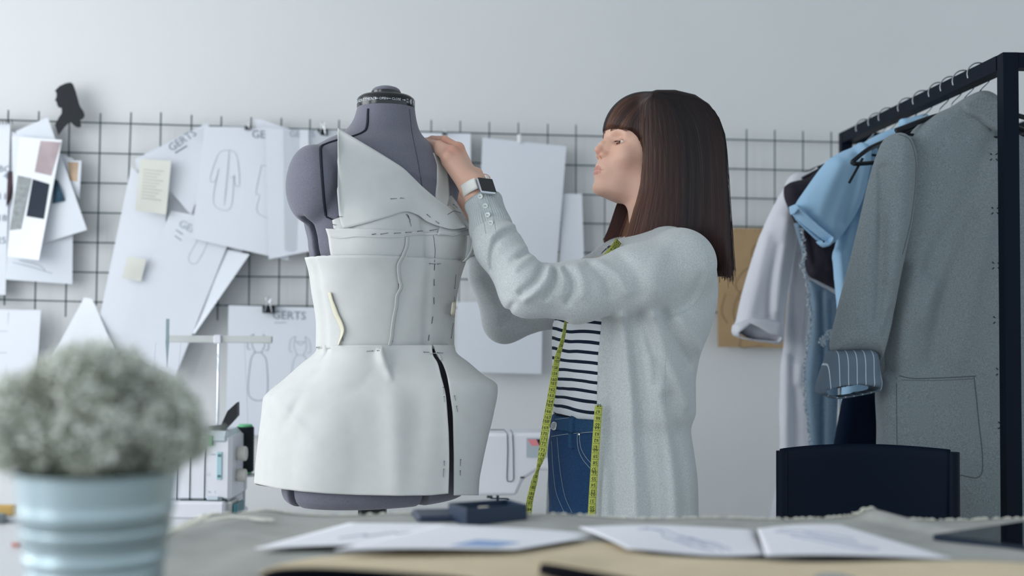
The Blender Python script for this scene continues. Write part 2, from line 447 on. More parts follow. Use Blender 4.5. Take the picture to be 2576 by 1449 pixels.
def patch(sh, uv, mat, name='printed_image', off=.0012, label=None):
    G = SHEETS[sh.name]; n = G.shape[0]-1; K = 6; q = np.array(uv, float); H_ = np.zeros((K+1, K+1, 3))
    for i in range(K+1):
        for j in range(K+1):
            u_, v_ = j/K, i/K; u, v = (1-v_)*((1-u_)*q[0]+u_*q[1])+v_*((1-u_)*q[3]+u_*q[2])
            fu, fv = np.clip(u*n, 0, n-1e-6), np.clip(v*n, 0, n-1e-6); a_, b_ = int(fv), int(fu); a, b = fv-a_, fu-b_
            H_[i,j] = (1-a)*((1-b)*G[a_,b_]+b*G[a_,b_+1])+a*((1-b)*G[a_+1,b_]+b*G[a_+1,b_+1])+WN*off
    mb = MB(); mb.grid(H_, .0004); o = mb.build(name, mat, sh)
    if label: o['label'] = label
    return o
def sheettext(sh, txt, uv, size, mat=None, rot=0.0, name='lettering'):
    G = SHEETS[sh.name]; n = G.shape[0]-1; v, f = text_mesh(txt, size); fu, fv = uv[0]*n, uv[1]*n; i, j = int(min(fv, n-1)), int(min(fu, n-1)); a, b = fv-i, fu-j
    p = (1-a)*((1-b)*G[i,j]+b*G[i,j+1])+a*((1-b)*G[i+1,j]+b*G[i+1,j+1])
    eu = G[i,j+1]-G[i,j]; eu /= np.linalg.norm(eu); ev = -(G[i+1,j]-G[i,j]); ev /= np.linalg.norm(ev)
    nn = np.cross(eu, ev); ev = np.cross(nn, eu)
    c, s = math.cos(rot), math.sin(rot); e1, e2 = eu*c+ev*s, -eu*s+ev*c
    W_ = np.array([p+e1*q[0]+e2*q[1]+nn*.0022 for q in v]); return mk(name, W_, f, mat or m_ink, sh, False)
def flip(px, poly): return poly
GP = 'sheets pinned on the wire grid'
# --- left cluster
cal = sheet('wall_calendar', 'white spiral wall calendar cut by the left picture edge', 'calendar', [(-120,305),(26,310),(14,742),(-120,742)], .05, m_paper)
for t_, y_ in (('BC',.285),('4',.325),('11',.445),('18',.57),('25',.70)): sheettext(cal, t_, (.80+.005*len(t_)+(0 if len(t_)>1 else .1), y_), .03, name='date')
mb = MB()
for k in range(8): mb.tube([WP(-30+k*8, 303, .045), WP(-27+k*8, 300, .06), WP(-24+k*8, 313, .062)], .0012, 5)
mb.build('spiral_binding', m_black, cal)
s1 = sheet('paper_sheet', 'large pale sheet at the back of the left cluster, hanging lowest', 'paper', [(28,330),(185,400),(182,715),(14,703)], .046, m_paper2, group=GP)
ink(s1, [[(.1,.88),(.4,.9),(.7,.93)],[(.2,.86),(.5,.88),(.6,.92)]], .001)
s2 = sheet('paper_sheet', 'pale sheet turned sideways right of the photo strip', 'paper', [(40,330),(120,295),(219,578),(110,612)], (.05,.05,.075,.06), m_paper2, .0, GP, 2)
s3 = sheet('paper_sheet', 'small torn sheet with tan striped swatch beside the cluster', 'paper', [(168,404),(205,404),(200,500),(172,470)], .05, m_paper, group=GP)
patch(s3, [(.05,.05),(.8,.05),(.75,.6),(.15,.7)], M('tan_striped_print', (190,165,140), .8, noise=(90,.25), stretch=(1,1,.05)), 'printed_swatch')
s4 = sheet('paper_sheet', 'narrow curled sheet at the front of the left cluster, blank above, next to the calendar', 'paper', [(30,342),(85,345),(52,560),(34,500)], (.065,.07,.07,.065), m_paper, 0, GP, 3)
s5 = sheet('photo_print', 'long bright printed sheet with grey, pink and black photo squares', 'printed sheet', [(50,345),(156,352),(98,655),(18,645)], (.075,.08,.10,.085), M('bright_print_paper', (238,241,246), .7), 0, None, 4)
patch(s5, [(.05,.32),(.42,.335),(.32,.76),(.0,.78)], M('grey_texture_print', (150,156,158), .8, noise=(60,.2)), 'grey_photo')
patch(s5, [(.50,.02),(.99,.02),(.9,.30),(.47,.28)], M('pinkish_print', (176,160,164), .8, noise=(9,.25)), 'pink_photo')
patch(s5, [(.45,.34),(.90,.37),(.92,.66),(.42,.65)], M('dark_navy_print', (12,32,50), .6), 'black_photo')
s6 = sheet('fabric_swatch', 'small dark teal striped swatch sticking out behind the printed sheet', 'swatch', [(138,450),(146,455),(164,505),(132,512)], .07, M('teal_stripe', (48,78,96), .8, noise=(80,.4), stretch=(1,1,.1)))
s7 = sheet('photo_print', 'dark brown print peeping out next to the calendar', 'printed sheet', [(20,430),(38,432),(28,500),(16,520)], .055, M('dark_brown_print', (58,40,48), .7))
# black silhouette portrait cut-out
sil = [(138,228),(150,216),(166,209),(178,207),(184,212),(190,228),(196,250),(199,262),(203,270),(210,280),(213,290),(210,297),(202,302),(203,312),(204,318),(198,321),(190,319),(182,312),(176,305),(160,322),(147,340),(143,330),(138,314),(148,295),(155,285),(155,272),(147,270),(143,262),(142,256),(138,253),(142,243),(142,234)]
P = [WP(a, b, .055) for a, b in sil]; Qb = [WP(a, b, .055)-WN*.003 for a, b in sil]; n = len(P)
o = mk('silhouette_cutout', P+Qb, [tuple(range(n)), tuple(range(2*n-1, n-1, -1))]+[(i, i+n, (i+1)%n+n, (i+1)%n) for i in range(n)], m_black, None, False)
tag(o, 'black cut-out of a head in profile fixed above the grid', 'silhouette')
# --- middle papers
p1 = sheet('pattern_sheet', 'very long pattern sheet hanging diagonally to the serger', 'paper', [(340,400),(520,310),(650,560),(425,955)], (.05,.045,.05,.06), m_paper2, 0, GP, 5)
p1b = sheet('pattern_sheet', 'long pale pattern sheet running down left to the flower bush', 'paper', [(330,420),(420,500),(400,900),(225,920)], (.06,.06,.07,.08), m_paper, 0, GP, 6)
p2 = sheet('pattern_sheet', 'diagonal pattern sheet with grey heading and small dress sketch, below the receipt', 'paper', [(430,530),(595,560),(440,950),(285,880)], (.075,.07,.07,.08), m_paper, 0, GP, 7)
ink(p2, [[(.55,.15),(.62,.13),(.7,.16),(.66,.3),(.52,.28),(.55,.15)]], .001, m_ink2)
sheettext(p2, 'GERTS', (.18,.09), .035, m_ink2, -.3); ink(p2, [[(.18,.12),(.3,.14)],[(.2,.16),(.32,.18)]], .003, m_ink2, 'caption')
p3 = sheet('pattern_sheet', 'folded pattern strip in shadow behind the diagonal sheets', 'paper', [(555,625),(628,640),(490,840),(470,830)], (.06,.08,.08,.05), m_paper2, 0, GP, 8)
p4 = sheet('pattern_sheet', 'slanting sheet with upside grey heading under a clip left of the coat sketches', 'paper', [(355,395),(525,312),(530,420),(480,540)], (.085,.055,.06,.08), m_paper, 0, GP, 9)
sheettext(p4, 'GERTS', (.38,.14), .035, m_ink, .08); ink(p4, [[(.42,.19),(.62,.19)]], .003, m_ink, 'caption')
p5 = sheet('sketch_sheet', 'wide pale sheet with long coat sketches and heading, under a small clip', 'paper', [(515,318),(712,322),(726,655),(482,600)], (.09,.07,.075,.09), m_paper, 0, GP, 10)
coat_l = [[(.28,.2),(.20,.24),(.13,.45),(.19,.47),(.22,.36),(.19,.66),(.38,.68),(.40,.4),(.42,.48),(.47,.47),(.43,.25),(.36,.2),(.28,.2)],[(.33,.2),(.31,.66)],[(.36,.42),(.42,.42)]]
ink(p5, coat_l, .0011, m_ink2); ink(p5, [[(.72,.3),(.66,.52),(.7,.54),(.68,.68),(.95,.72)],[(.72,.3),(.95,.3)]], .0011, m_ink2)
sheettext(p5, 'GERTS', (.6,.085), .036, m_ink)
p6 = sheet('sketch_sheet', 'half-shaded sheet between the coat sketches and the mannequin', 'paper', [(668,325),(776,326),(780,632),(676,652)], (.1,.10,.1,.1), m_paper2, 0, GP, 11)
p7 = sheet('sketch_sheet', 'blank sheet held by the large clip behind the mannequin shoulder', 'paper', [(712,326),(862,328),(870,632),(716,630)], (.115,.06,.06,.115), m_paper2, 0, GP, 12)
sheettext(p7, 'GERTS', (.1,.06), .03, m_ink2)
p8 = sheet('pattern_sheet', 'white tip of a sheet sticking up above the grid beside a clip', 'paper', [(640,300),(655,300),(790,345),(650,345)], .05, m_paper, 0, GP, 13)
p9 = sheet('receipt', 'cream receipt with faint print pinned over the diagonal sheet', 'receipt', [(352,400),(431,404),(418,540),(340,530)], (.10,.10,.10,.10), m_cream, 0, None, 14)
ink(p9, [[(.15,.2+.06*k),(.8-.1*(k%3),.21+.06*k)] for k in range(10)], .0016, M('receipt_print', (190,190,180), .9), 'print')
p10 = sheet('receipt', 'small crumpled receipt low on the long diagonal sheet', 'receipt', [(322,645),(368,652),(355,708),(306,700)], .095, m_cream, 0, None, 15)
p11 = sheet('sketch_sheet', 'sheet with two dress sketches clipped under the grid left of the mannequin waist', 'paper', [(575,768),(850,775),(850,1120),(568,1085)], (.06,.06,.07,.06), m_paper2, 0, GP, 16)
dress = lambda cx, s: [[(cx-.045,.22),(cx-.06,.3),(cx-.035,.36),(cx-.07,.43),(cx-.08,.7),(cx+.075,.7),(cx+.075,.43),(cx+.03,.36),(cx+.055,.3),(cx+.04,.22)],[(cx-.04,.26),(cx,.285),(cx+.035,.26)],[(cx-.045,.22),(cx-.09,.25),(cx-.1,.33),(cx-.07,.34)],[(cx+.04,.22),(cx+.08,.25),(cx+.09,.33),(cx+.06,.34)],[(cx-.035,.36),(cx+.03,.36)]]
ink(p11, dress(.28, 0), .0014); ink(p11, dress(.66, 0)+[[(.6,.26),(.71,.26)]], .0012, m_ink2); sheettext(p11, 'GERTS', (.40,.095), .038, m_ink, 0)
ink(p11, [[(.42,.125),(.53,.12)]], .002, m_ink2, 'caption')
# --- lower left papers
l1 = sheet('paper_sheet', 'white ruled sheet low at the left picture edge', 'paper', [(-60,778),(103,780),(92,960),(-60,960)], .06, m_paper, 0, GP, 17)
ink(l1, [[(.5,.04),(.49,.98)],[(.0,.3),(.5,.3)],[(.0,.6),(.5,.6)]], .001, m_ink2)
l2 = sheet('paper_sheet', 'bent white sheet with a curved edge above the flower bush', 'paper', [(212,748),(232,752),(296,900),(130,900)], (.07,.075,.1,.11), M('bright_sheet', (236,240,246), .8), 0, GP, 18)
# --- right papers
r0 = sheet('paper_sheet', 'white sheet behind the fingers, under a tiny clip', 'paper', [(1046,334),(1184,336),(1184,560),(1046,560)], .055, m_paper, 0, GP, 19)
r1 = sheet('pattern_sheet', 'large plain tilted sheet right of the raised hand', 'paper', [(1214,346),(1425,368),(1401,665),(1200,645)], (.07,.06,.07,.08), m_paper2, 0, GP, 20)
r2 = sheet('pattern_sheet', 'narrow plain sheet just left of the woman face', 'paper', [(1415,487),(1464,488),(1470,690),(1405,700)], .055, m_paper2, 0, GP, 21)
r3 = sheet('pattern_sheet', 'plain sheet low on the wall between mannequin and bent elbow', 'paper', [(1150,760),(1365,758),(1362,941),(1148,935)], (.055,.055,.06,.07), m_paper2, 0, GP, 22)
# kraft sketch
m_kraft_w = M('kraft_card', (176,148,112), .85, noise=(14,.06))
kr = sheet('sketch_board', 'brown kraft board with charcoal figure sketch hanging behind the rail', 'sketch', [(1802,573),(2010,575),(2010,876),(1806,873)], .05, m_kraft_w)
m_char = M('charcoal_line', (120,98,80), .9)
ink(kr, [[(.75,.1),(.5,.13),(.42,.22),(.5,.3),(.62,.27),(.7,.15)],[(.45,.3),(.3,.38),(.22,.48),(.28,.55)],[(.3,.52),(.22,.62),(.2,.75),(.3,.86),(.35,.8)],[(.35,.62),(.55,.6),(.62,.66)],[(.3,.9),(.28,1),(.55,.98)],[(.62,.3),(.7,.4),(.62,.5),(.45,.55)],[(.1,.55),(.05,.7),(.12,.8)],[(.5,.16),(.55,.2),(.6,.17)],[(.35,.42),(.45,.5),(.4,.6)],[(.25,.6),(.4,.58),(.5,.64)],[(.22,.76),(.35,.72),(.45,.78)],[(.7,.12),(.8,.16),(.78,.28)]], .0015, m_char)
mb = MB()
for k in range(16): mb.tube([WP(1808+k*12, 578, .056), WP(1812+k*12, 574, .058)], .0012, 5)
mb.build('perforation', M('perforation', (214,200,176), .8), kr)
# binder clips
def binder_clip(px, py, s, label, off):
    root = empty('binder_clip', WP(px, py, off)); tag(root, label, 'clip', 'binder clips on the grid')
    w_, h_ = .034*s, .022*s; c = WP(px, py, off); Rm = np.stack([EX, -WN, (0,0,1.0)], 1); mb = MB()
    prof = [(-.004,-.5),(-.010,.5),(.010,.5),(.004,-.5)]
    V = []
    for sx in (-1,1):
        for (y, z) in prof: V.append(c+EX*sx*w_/2+WN*(-y*s)+np.array([0,0,z*h_]))
    mb.add(V, [(0,1,2,3),(7,6,5,4),(0,4,5,1),(1,5,6,2),(2,6,7,3),(3,7,4,0)]); mb.build('clip_body', m_clip, root, False)
    for sy in (1,):
        mb = MB(); z0 = -.35*h_
        loop = [(-.30*w_,z0),(-.16*w_,.55*h_),(-.1*w_,1.0*h_),(-.2*w_,1.25*h_),(-.12*w_,1.5*h_),(.12*w_,1.5*h_),(.2*w_,1.25*h_),(.1*w_,1.0*h_),(.16*w_,.55*h_),(.30*w_,z0)]
        mb.tube(smoothpath([c+EX*a+WN*(.014*s)+np.array([0,0,b]) for a, b in loop], 4), .0012*s, 6); mb.build('clip_handle', m_chrome, root)
binder_clip(623, 322, .55, 'small black binder clip above the coat sketches', .085)
binder_clip(812, 333, .95, 'large black binder clip left of the mannequin neck', .075)
binder_clip(676, 778, 1.15, 'large black binder clip above the two dress sketches', .075)
binder_clip(1119, 337, .5, 'tiny black binder clip above the raised fingers', .075)
mb = MB(); mb.box(WP(1306,349,.07), (.012,.006,.03), bev=.002); tag(mb.build('peg_clip', M('white_plastic', (235,236,238), .4)), 'small white peg holding the large plain sheet', 'clip')
# ================================================================ dress form with the pinned muslin toile
DM = 2.45; A43 = math.radians(43); EL = np.array([math.cos(A43), math.sin(A43), 0]); EF = np.array([math.sin(A43), -math.cos(A43), 0])
m_form = M('grey_form_jersey', (112,113,126), .95, noise=(500,.12), bump=(900,.25,.0008), sheen=.25, spec=.15)
m_pipe = M('dark_piping', (22,28,42), .8)
m_seamg = M('grey_seam', (66,68,82), .9)
m_gloss = M('glossy_black_plastic', (10,14,22), .22, spec=.6)
m_print = M('white_print', (220,225,230), .6)
m_musl = M('cream_muslin', (207,209,208), .92, noise=(40,.02), weave=(330,.12), bump=(260,.12,.0008), spec=.15, sheen=.1)
m_sel = M('yellowish_selvage', (216,212,192), .9, spec=.15)
m_pin = M('steel_pin', (120,125,135), .3, metal=1.0)
m_thread = M('dark_thread', (40,48,58), .9)
torso_rows = prow([(385,850,1090,.6),(430,815,1120,.6),(500,795,1140,.62),(560,778,1150,.66),(620,788,1160,.68),(680,796,1152,.74),(740,802,1140,.78),(820,812,1132,.8),(880,812,1132,.8),(960,772,1150,.78),(1040,745,1165,.76),(1120,728,1173,.74),(1190,722,1176,.74),(1230,724,1174,.74),(1257,726,1172,.74)], DM, EL)
neck_rows = prow([(262,902,1042,1),(300,892,1047,.98),(335,880,1053,.95),(380,862,1075,.9),(430,850,1090,.8)], DM, EL)
CF = PX(962, 400, DM)
def zy(y, D=DM, x=962): return PX(x, y, D)[2]
def fp(lat, fr, y):   # point in the form frame
    p = np.array([PX(958, y, DM)[0], DM, 0])+EL*lat+EF*fr; p[2] = zy(y, p[1]); return p
CAPR = np.stack([EL, EF, (0,0,1)], 1)
gapA = (np.array([-.74,-.67]), .0085); gapB = (np.array([.72,-.69]), .007)
def form_sdf(P):
    d = stack(P, torso_rows, EL, EF, k=.03)
    d = smin(d, stack(P, neck_rows, EL, EF, k=.004), .05)
    d = smin(d, rc(P, fp(-.05,0,400), fp(-.155,0,428), .05, .048), .05)
    d = smin(d, rc(P, fp(.04,0,400), fp(.15,0,436), .05, .046), .05)
    for s in (-1, 1): d = smin(d, ell(P, fp(.076*s, .075, 603), (.062,.058,.066), CAPR), .03)
    capn = ell(P, fp(-.172, .0, 466)+np.array([.0,0,0]), (.040,.062,.076), CAPR); capf = ell(P, fp(.150, .0, 470), (.036,.058,.07), CAPR)
    d = smin(d, np.minimum(capn, capf), .012)
    cx, cy = interp_rows([(r[0], r[1], r[2]) for r in torso_rows], P[:,2])
    zt = zy(560); zlow = zy(1185)
    for (dr, hw) in (gapA, gapB):
        x = P[:,0]-cx; y = P[:,1]-cy; t = x*dr[0]+y*dr[1]; s = np.abs(x*dr[1]-y*dr[0])
        g = np.maximum(np.maximum(s-hw*np.where(P[:,2] < zlow, 1.3, 1), np.where(P[:,2] < zlow, .0, .055)-t), P[:,2]-zt); d = smax(d, -g, .006)
    return d
root = empty('dress_form', PX(940,1600,DM)); root.location.z = 0; ROOT[root.name][2] = 0
tag(root, 'grey jersey dress form with black neck cap, wearing a pinned muslin toile', 'mannequin')
lo = (-.52, 2.15, .72); hi = (.03, 2.78, 1.68)
form = sdfobj('torso', form_sdf, lo, hi, .0028, m_form, root); FB = bvh_of(form)
def surf_tube(name, bvh, pts, r, mat, parent, off=.0, n=6, sm=6, fb=2.45):
    P = on_surf(bvh, smoothpath(np.array([(a,b) for a,b in pts]), sm), off, fb); mb = MB(); mb.tube(P, r, n); return mb.build(name, mat, parent)
surf_tube('seam', FB, [(926,274),(923,318),(912,333),(880,345),(850,352),(820,362),(808,370),(807,390),(810,440),(815,500),(820,543)], .0032, m_pipe, root, -.001)
surf_tube('seam', FB, [(820,545),(838,553),(850,556)], .002, m_pipe, root, -.0008)
surf_tube('seam', FB, [(1030,274),(1036,330),(1050,400),(1062,470)], .0010, m_seamg, root, -.0002)
# neck ring, cap, text
NC = PX(971, 262, DM); mb = MB(); R0 = .0588; z0 = NC[2]-.008
mb.lathe([(.05,-.004),(R0,-.003),(R0+.001,.0),(R0+.001,.015),(R0-.001,.019),(R0-.007,.0235),(.033,.0245),(.0,.0245)], (NC[0], DM, z0), 64); mb.build('neck_ring', m_gloss, root)
mb = MB(); mb.lathe([(.0305,.022),(.0308,.024),(.0308,.033),(.029,.0345),(.0,.035)], (NC[0], DM, z0), 48); mb.build('neck_cap', m_gloss, root)
mb = MB(); mb.lathe([(.0295,.034),(.028,.038),(.023,.0415),(.014,.0445),(.005,.0455),(.0,.0456)], (NC[0], DM, z0), 48, cap=False); mb.build('cap_dome', m_form, root)
def wraptext(name, txt, size, cx, cy, r, ang0, z, mat, parent):
    v, f = text_mesh(txt, size); V = []
    for q in v:
        a = ang0+q[0]/r; V.append((cx+r*math.sin(a), cy-r*math.cos(a), z+q[1]))
    return mk(name, V, f, mat, parent, False)
for t_, s_, a_, z_ in (('NECK ADJUSTMENT', .0085, -1.5, .0055), ('OPEN', .0066, -.12, .0062), ('CLOSE', .0066, .30, .0062), ('CM.', .004, .86, .0095), ('INS.', .004, .86, .0045), ('12', .005, 1.0, .0065), ('F', .005, 1.22, .0065)):
    wraptext('ring_lettering', t_, s_, NC[0], DM, R0+.0016, a_, z0+z_, m_print, root)
def arcbar(a0, a1, z, h):
    mb = MB(); mb.tube([(NC[0]+(R0+.0014)*math.sin(a), DM-(R0+.0014)*math.cos(a), z0+z) for a in np.linspace(a0, a1, 8)], h, 4); mb.build('ring_arrow', m_print, root)
arcbar(-.25,-.15,.0085,.0006); arcbar(.17,.27,.0085,.0006); arcbar(.70,.80,.0085,.0006)
for a_, s_ in ((-.27,1),(.82,-1)):
    mb = MB(); q = lambda a, z: (NC[0]+(R0+.0018)*math.sin(a), DM-(R0+.0018)*math.cos(a), z0+z)
    mb.add([q(a_,.0085), q(a_+.05*s_,.0105), q(a_+.05*s_,.0065)], [(0,1,2),(2,1,0)]); mb.build('ring_arrow', m_print, root, False)
for a_ in (1.08,1.12,1.3):
    mb = MB(); mb.tube([q(a_,.003), q(a_,.013)], .0005, 4); mb.build('ring_arrow', m_print, root)
# underside and pole
pc = PX(937, 1300, DM+.05); mb = MB(); mb.box((pc[0], DM+.05, zy(1293)), (.056,.05,.06), bev=.008); mb.build('pole_collar', m_black, root)
mb = MB(); mb.lathe([(.017,0),(.017,zy(1280)-.04)], (pc[0], DM+.05, .04), 24); mb.build('pole', m_black, root)
mb = MB()
for k in range(4):
    a = k*math.pi/2+.5; mb.bar((pc[0], DM+.05, .12), (pc[0]+.24*math.cos(a), DM+.05+.24*math.sin(a), .018), .025, .016)
mb.build('stand_foot', m_black, root)

# ---- the toile
toile = empty('muslin_toile', PX(960,1245,DM)); tag(toile, 'cream muslin bustier and flared peplum pinned on the grey dress form', 'toile')
def radial(bvh, rows, th, z, off):
    cx, cy = interp_rows([(r[0], r[1], r[2]) for r in rows], np.array([z])); c = Vector((float(cx[0]), float(cy[0]), float(z)))
    d = Vector((math.sin(th), -math.cos(th), 0)); h, n, i, t = bvh.ray_cast(c+d*.5, -d)
    r_ = (h-c).length if h is not None else .12
    return np.array(c+d*(r_+off))
def band(name, y0, y1, t0, t1, off, nth=120, nz=26, flare=None, thick=.0016, rag=.0, mat=None, ytop=None, rnd=0):
    G = []; zt, zb = zy(y0), zy(y1); rs = np.random.default_rng(rnd)
    TH = np.linspace(t0, t1, nth); R = np.zeros((nz, nth)); Cc = np.zeros((nz, nth, 3)); rg = rs.normal(size=nth)*rag
    for i in range(nz):
        v = i/(nz-1)
        for j, th in enumerate(TH):
            zt2 = zy(ytop(j/(nth-1))) if ytop else zt
            z = zt2*(1-v)+zb*v+(rg[j] if i == 0 else 0)
            Cc[i,j] = radial(FB, torso_rows, th, z, 0)
    # bridge hollows: smooth radius around, never below the body
    cx, cy = interp_rows([(r[0], r[1], r[2]) for r in torso_rows], Cc[:,:,2].ravel()); cx = cx.reshape(nz, nth); cy = cy.reshape(nz, nth)
    rad = np.hypot(Cc[:,:,0]-cx, Cc[:,:,1]-cy); sm = rad.copy()
    for _ in range(26):
        q = sm.copy(); q[:,1:-1] = (sm[:,:-2]+sm[:,2:]+2*sm[:,1:-1])/4; q[1:-1] = (q[:-2]+q[2:]+2*q[1:-1])/4; sm = np.maximum(q, rad)
    sm = sm+off
    for i in range(nz):
        for j in range(nth):
            u, v = j/(nth-1), i/(nz-1); e = flare(u, v, TH[j]) if flare else 0
            r_ = sm[i,j]+e; Cc[i,j,0] = cx[i,j]+r_*math.sin(TH[j]); Cc[i,j,1] = cy[i,j]-r_*math.cos(TH[j])
    mb = MB(); mb.grid(Cc, thick); return mb.build(name, mat or m_musl, toile, True)
def th_at(px, y):   # angle of the front-surface point seen at (px, y)
    c = cast(FB, px, y); cx, cy = interp_rows([(r[0], r[1], r[2]) for r in torso_rows], np.array([c[0][2]])); return math.atan2(c[0][0]-cx[0], -(c[0][1]-cy[0]))
# waist panel (all round)
wf = lambda u, v, th: .0012*math.sin(9*th+3*v)*math.sin(3*v+1)+.003*max(0, 1-6*v)
b1 = band('waist_panel', 655, 876, -math.pi, math.pi*.999, .006, 170, 34, wf, rag=.0004, rnd=1)
# bust band
ta = th_at(834, 615)
bf = lambda u, v, th: .004*(1-v)**3+.0015*math.sin(7*th)
b2 = band('bust_band', 590, 664, ta, ta+4.4, .0045, 120, 16, bf, rag=.0008, rnd=2, ytop=lambda u: 592+6*math.sin(9*u)*.4)
# upper cup
tb = th_at(842, 570)
b3 = band('bust_cup', 545, 600, tb, tb+3.6, .004, 110, 18, lambda u, v, th: .0018*math.sin(6*th), rnd=3, ytop=lambda u: 572-50*min(1, u*4.0)-8*math.sin(5*u))
def pxpatch(name, cols, a_fn, b_fn, off, bvh, rows=False, nv=26, fb=2.4, smooth=30, wob=0.0, mat=None, parent=None, thick=.0016, tilt=None):
    """sheet draped over bvh, given in picture columns (or rows)"""
    m, n = len(cols), nv; PXs = np.zeros((n, m, 2)); D = np.full((n, m), np.nan)
    for j, c_ in enumerate(cols):
        a, b = a_fn(c_), b_fn(c_)
        for i in range(n):
            t = i/(n-1); p = (a*(1-t)+b*t, c_) if rows else (c_, a*(1-t)+b*t); PXs[i,j] = p
            h = cast(bvh, p[0], p[1], off)
            if h is not None: D[i,j] = h[0][1]
    ok = ~np.isnan(D)
    if not ok.any(): D[:] = fb
    for _ in range(200):
        nanm = np.isnan(D)
        if not nanm.any(): break
        pad = np.pad(D, 1, constant_values=np.nan); st = np.stack([pad[:-2,1:-1], pad[2:,1:-1], pad[1:-1,:-2], pad[1:-1,2:]])
        with np.errstate(all='ignore'):
            import warnings; warnings.simplefilter('ignore'); mean = np.nanmean(st, 0)
        D = np.where(nanm & ~np.isnan(mean), mean, D)
    base = np.where(ok, D, 9)
    for _ in range(smooth):
        q = np.pad(D, 1, mode='edge'); D2 = (q[:-2,1:-1]+q[2:,1:-1]+q[1:-1,:-2]+q[1:-1,2:]+D*2)/6; D = np.minimum(D2, base)
    G = np.zeros((n, m, 3))
    for i in range(n):
        for j in range(m):
            e = tilt(i/(n-1), j/(m-1)) if tilt else 0
            G[i,j] = PX(PXs[i,j,0], PXs[i,j,1], D[i,j]+e-wob*math.sin(7*i/n)*math.sin(9*j/m))
    mb = MB(); mb.grid(G, thick); o = mb.build(name, mat or m_musl, parent, True); return o
TB = bvh_of(form, b1, b2, b3)
lap_top = spl([(849,322),(895,349),(940,376),(985,404),(1012,422),(1062,470),(1100,502),(1130,523),(1150,545),(1171,569)])
lap_bot = spl([(849,465),(851,520),(856,548),(864,574),(900,567),(975,546),(1022,533),(1050,541),(1075,558),(1110,571),(1140,577),(1171,571)])
lap = pxpatch('lapel', list(np.linspace(849.5,1171,70)), lap_top, lap_bot, .006, TB, nv=30, smooth=60, tilt=lambda i, j: -.012*(1-j)*(1-i)-.004*math.sin(3.1*i)+.004*i*math.sin(5*j), parent=toile)
strap = pxpatch('strap', list(np.linspace(384,534,30)), spl([(384,1090),(420,1100),(450,1100),(490,1096),(520,1094),(534,1094)]), spl([(384,1101),(420,1122),(455,1129),(490,1131),(515,1126),(534,1120)]), .005, TB, rows=True, nv=8, parent=toile)
side = pxpatch('side_piece', list(np.linspace(492,592,20)), spl([(492,1132),(510,1124),(540,1115),(592,1100)]), spl([(492,1136),(510,1150),(540,1168),(570,1186),(592,1194)]), .004, TB, rows=True, nv=14, parent=toile, smooth=8)
# skirt
Lr = [(868,802),(885,796),(920,757),(960,715),(1000,672),(1012,664),(1060,659),(1120,652),(1216,643),(1250,641)]
Rr = [(868,1141),(885,1145),(915,1180),(945,1215),(970,1249),(980,1250),(1040,1240),(1100,1226),(1160,1213),(1210,1204),(1245,1202)]
SLl = [(868,1086),(893,1089),(915,1101),(950,1110),(1000,1122),(1050,1126),(1100,1129),(1160,1130),(1245,1128)]
SLr = [(868,1089),(893,1098),(915,1113),(950,1125),(1000,1133),(1050,1139),(1100,1140),(1160,1141),(1245,1141)]
hem_l = lambda x: float(np.interp(x, [641,700,760,820,900,1000,1080,1130], [1216,1229,1236,1241,1245,1247,1246,1241]))
def skirt_surf(xpx, ypx, xl, xr, dep, p=2.5):
    c = (xl+xr)/2; h = (xr-xl)/2; t = np.clip(abs(xpx-c)/h, 0, .99995); return dep*(1-t**p)**(1/p)
dep_f = lambda y: float(interp_rows([(868,.118),(900,.128),(960,.160),(1020,.176),(1120,.184),(1250,.190)], np.array([y]))[0][0])
def folds(x, y, u, v):
    e = .008*math.exp(-((x-985-.10*(y-950))/34)**2)*min(1, max(0,(y-930)/90))           # ridge below the dart
    e -= .007*math.exp(-((x-1060+.10*(y-900))/30)**2)*min(1, max(0,(y-960)/120))
    e += .006*math.exp(-((x-960)/16)**2)*math.exp(-((y-905)/30)**2)
    e -= .005*math.exp(-(((x-745)+(y-1020)*.5)/14)**2)*math.exp(-((y-1030)/40)**2)
    e += .004*math.exp(-(((x-700)-(y-1010)*.9)/16)**2)*math.exp(-((y-1050)/50)**2)
    s_ = ((x-961)*22+(y-884)*62)/(22*22+62*62); dp = ((x-961)*62-(y-884)*22)/65.8
    if -.1 < s_ < 1.25: e += .013*math.sin(math.pi*min(1, max(0, .35+s_*.52)))*(math.exp(-(dp/13)**2) if dp < 0 else math.exp(-(dp/3.5)**2))
    return e+.002*math.sin(x/55+y/90)
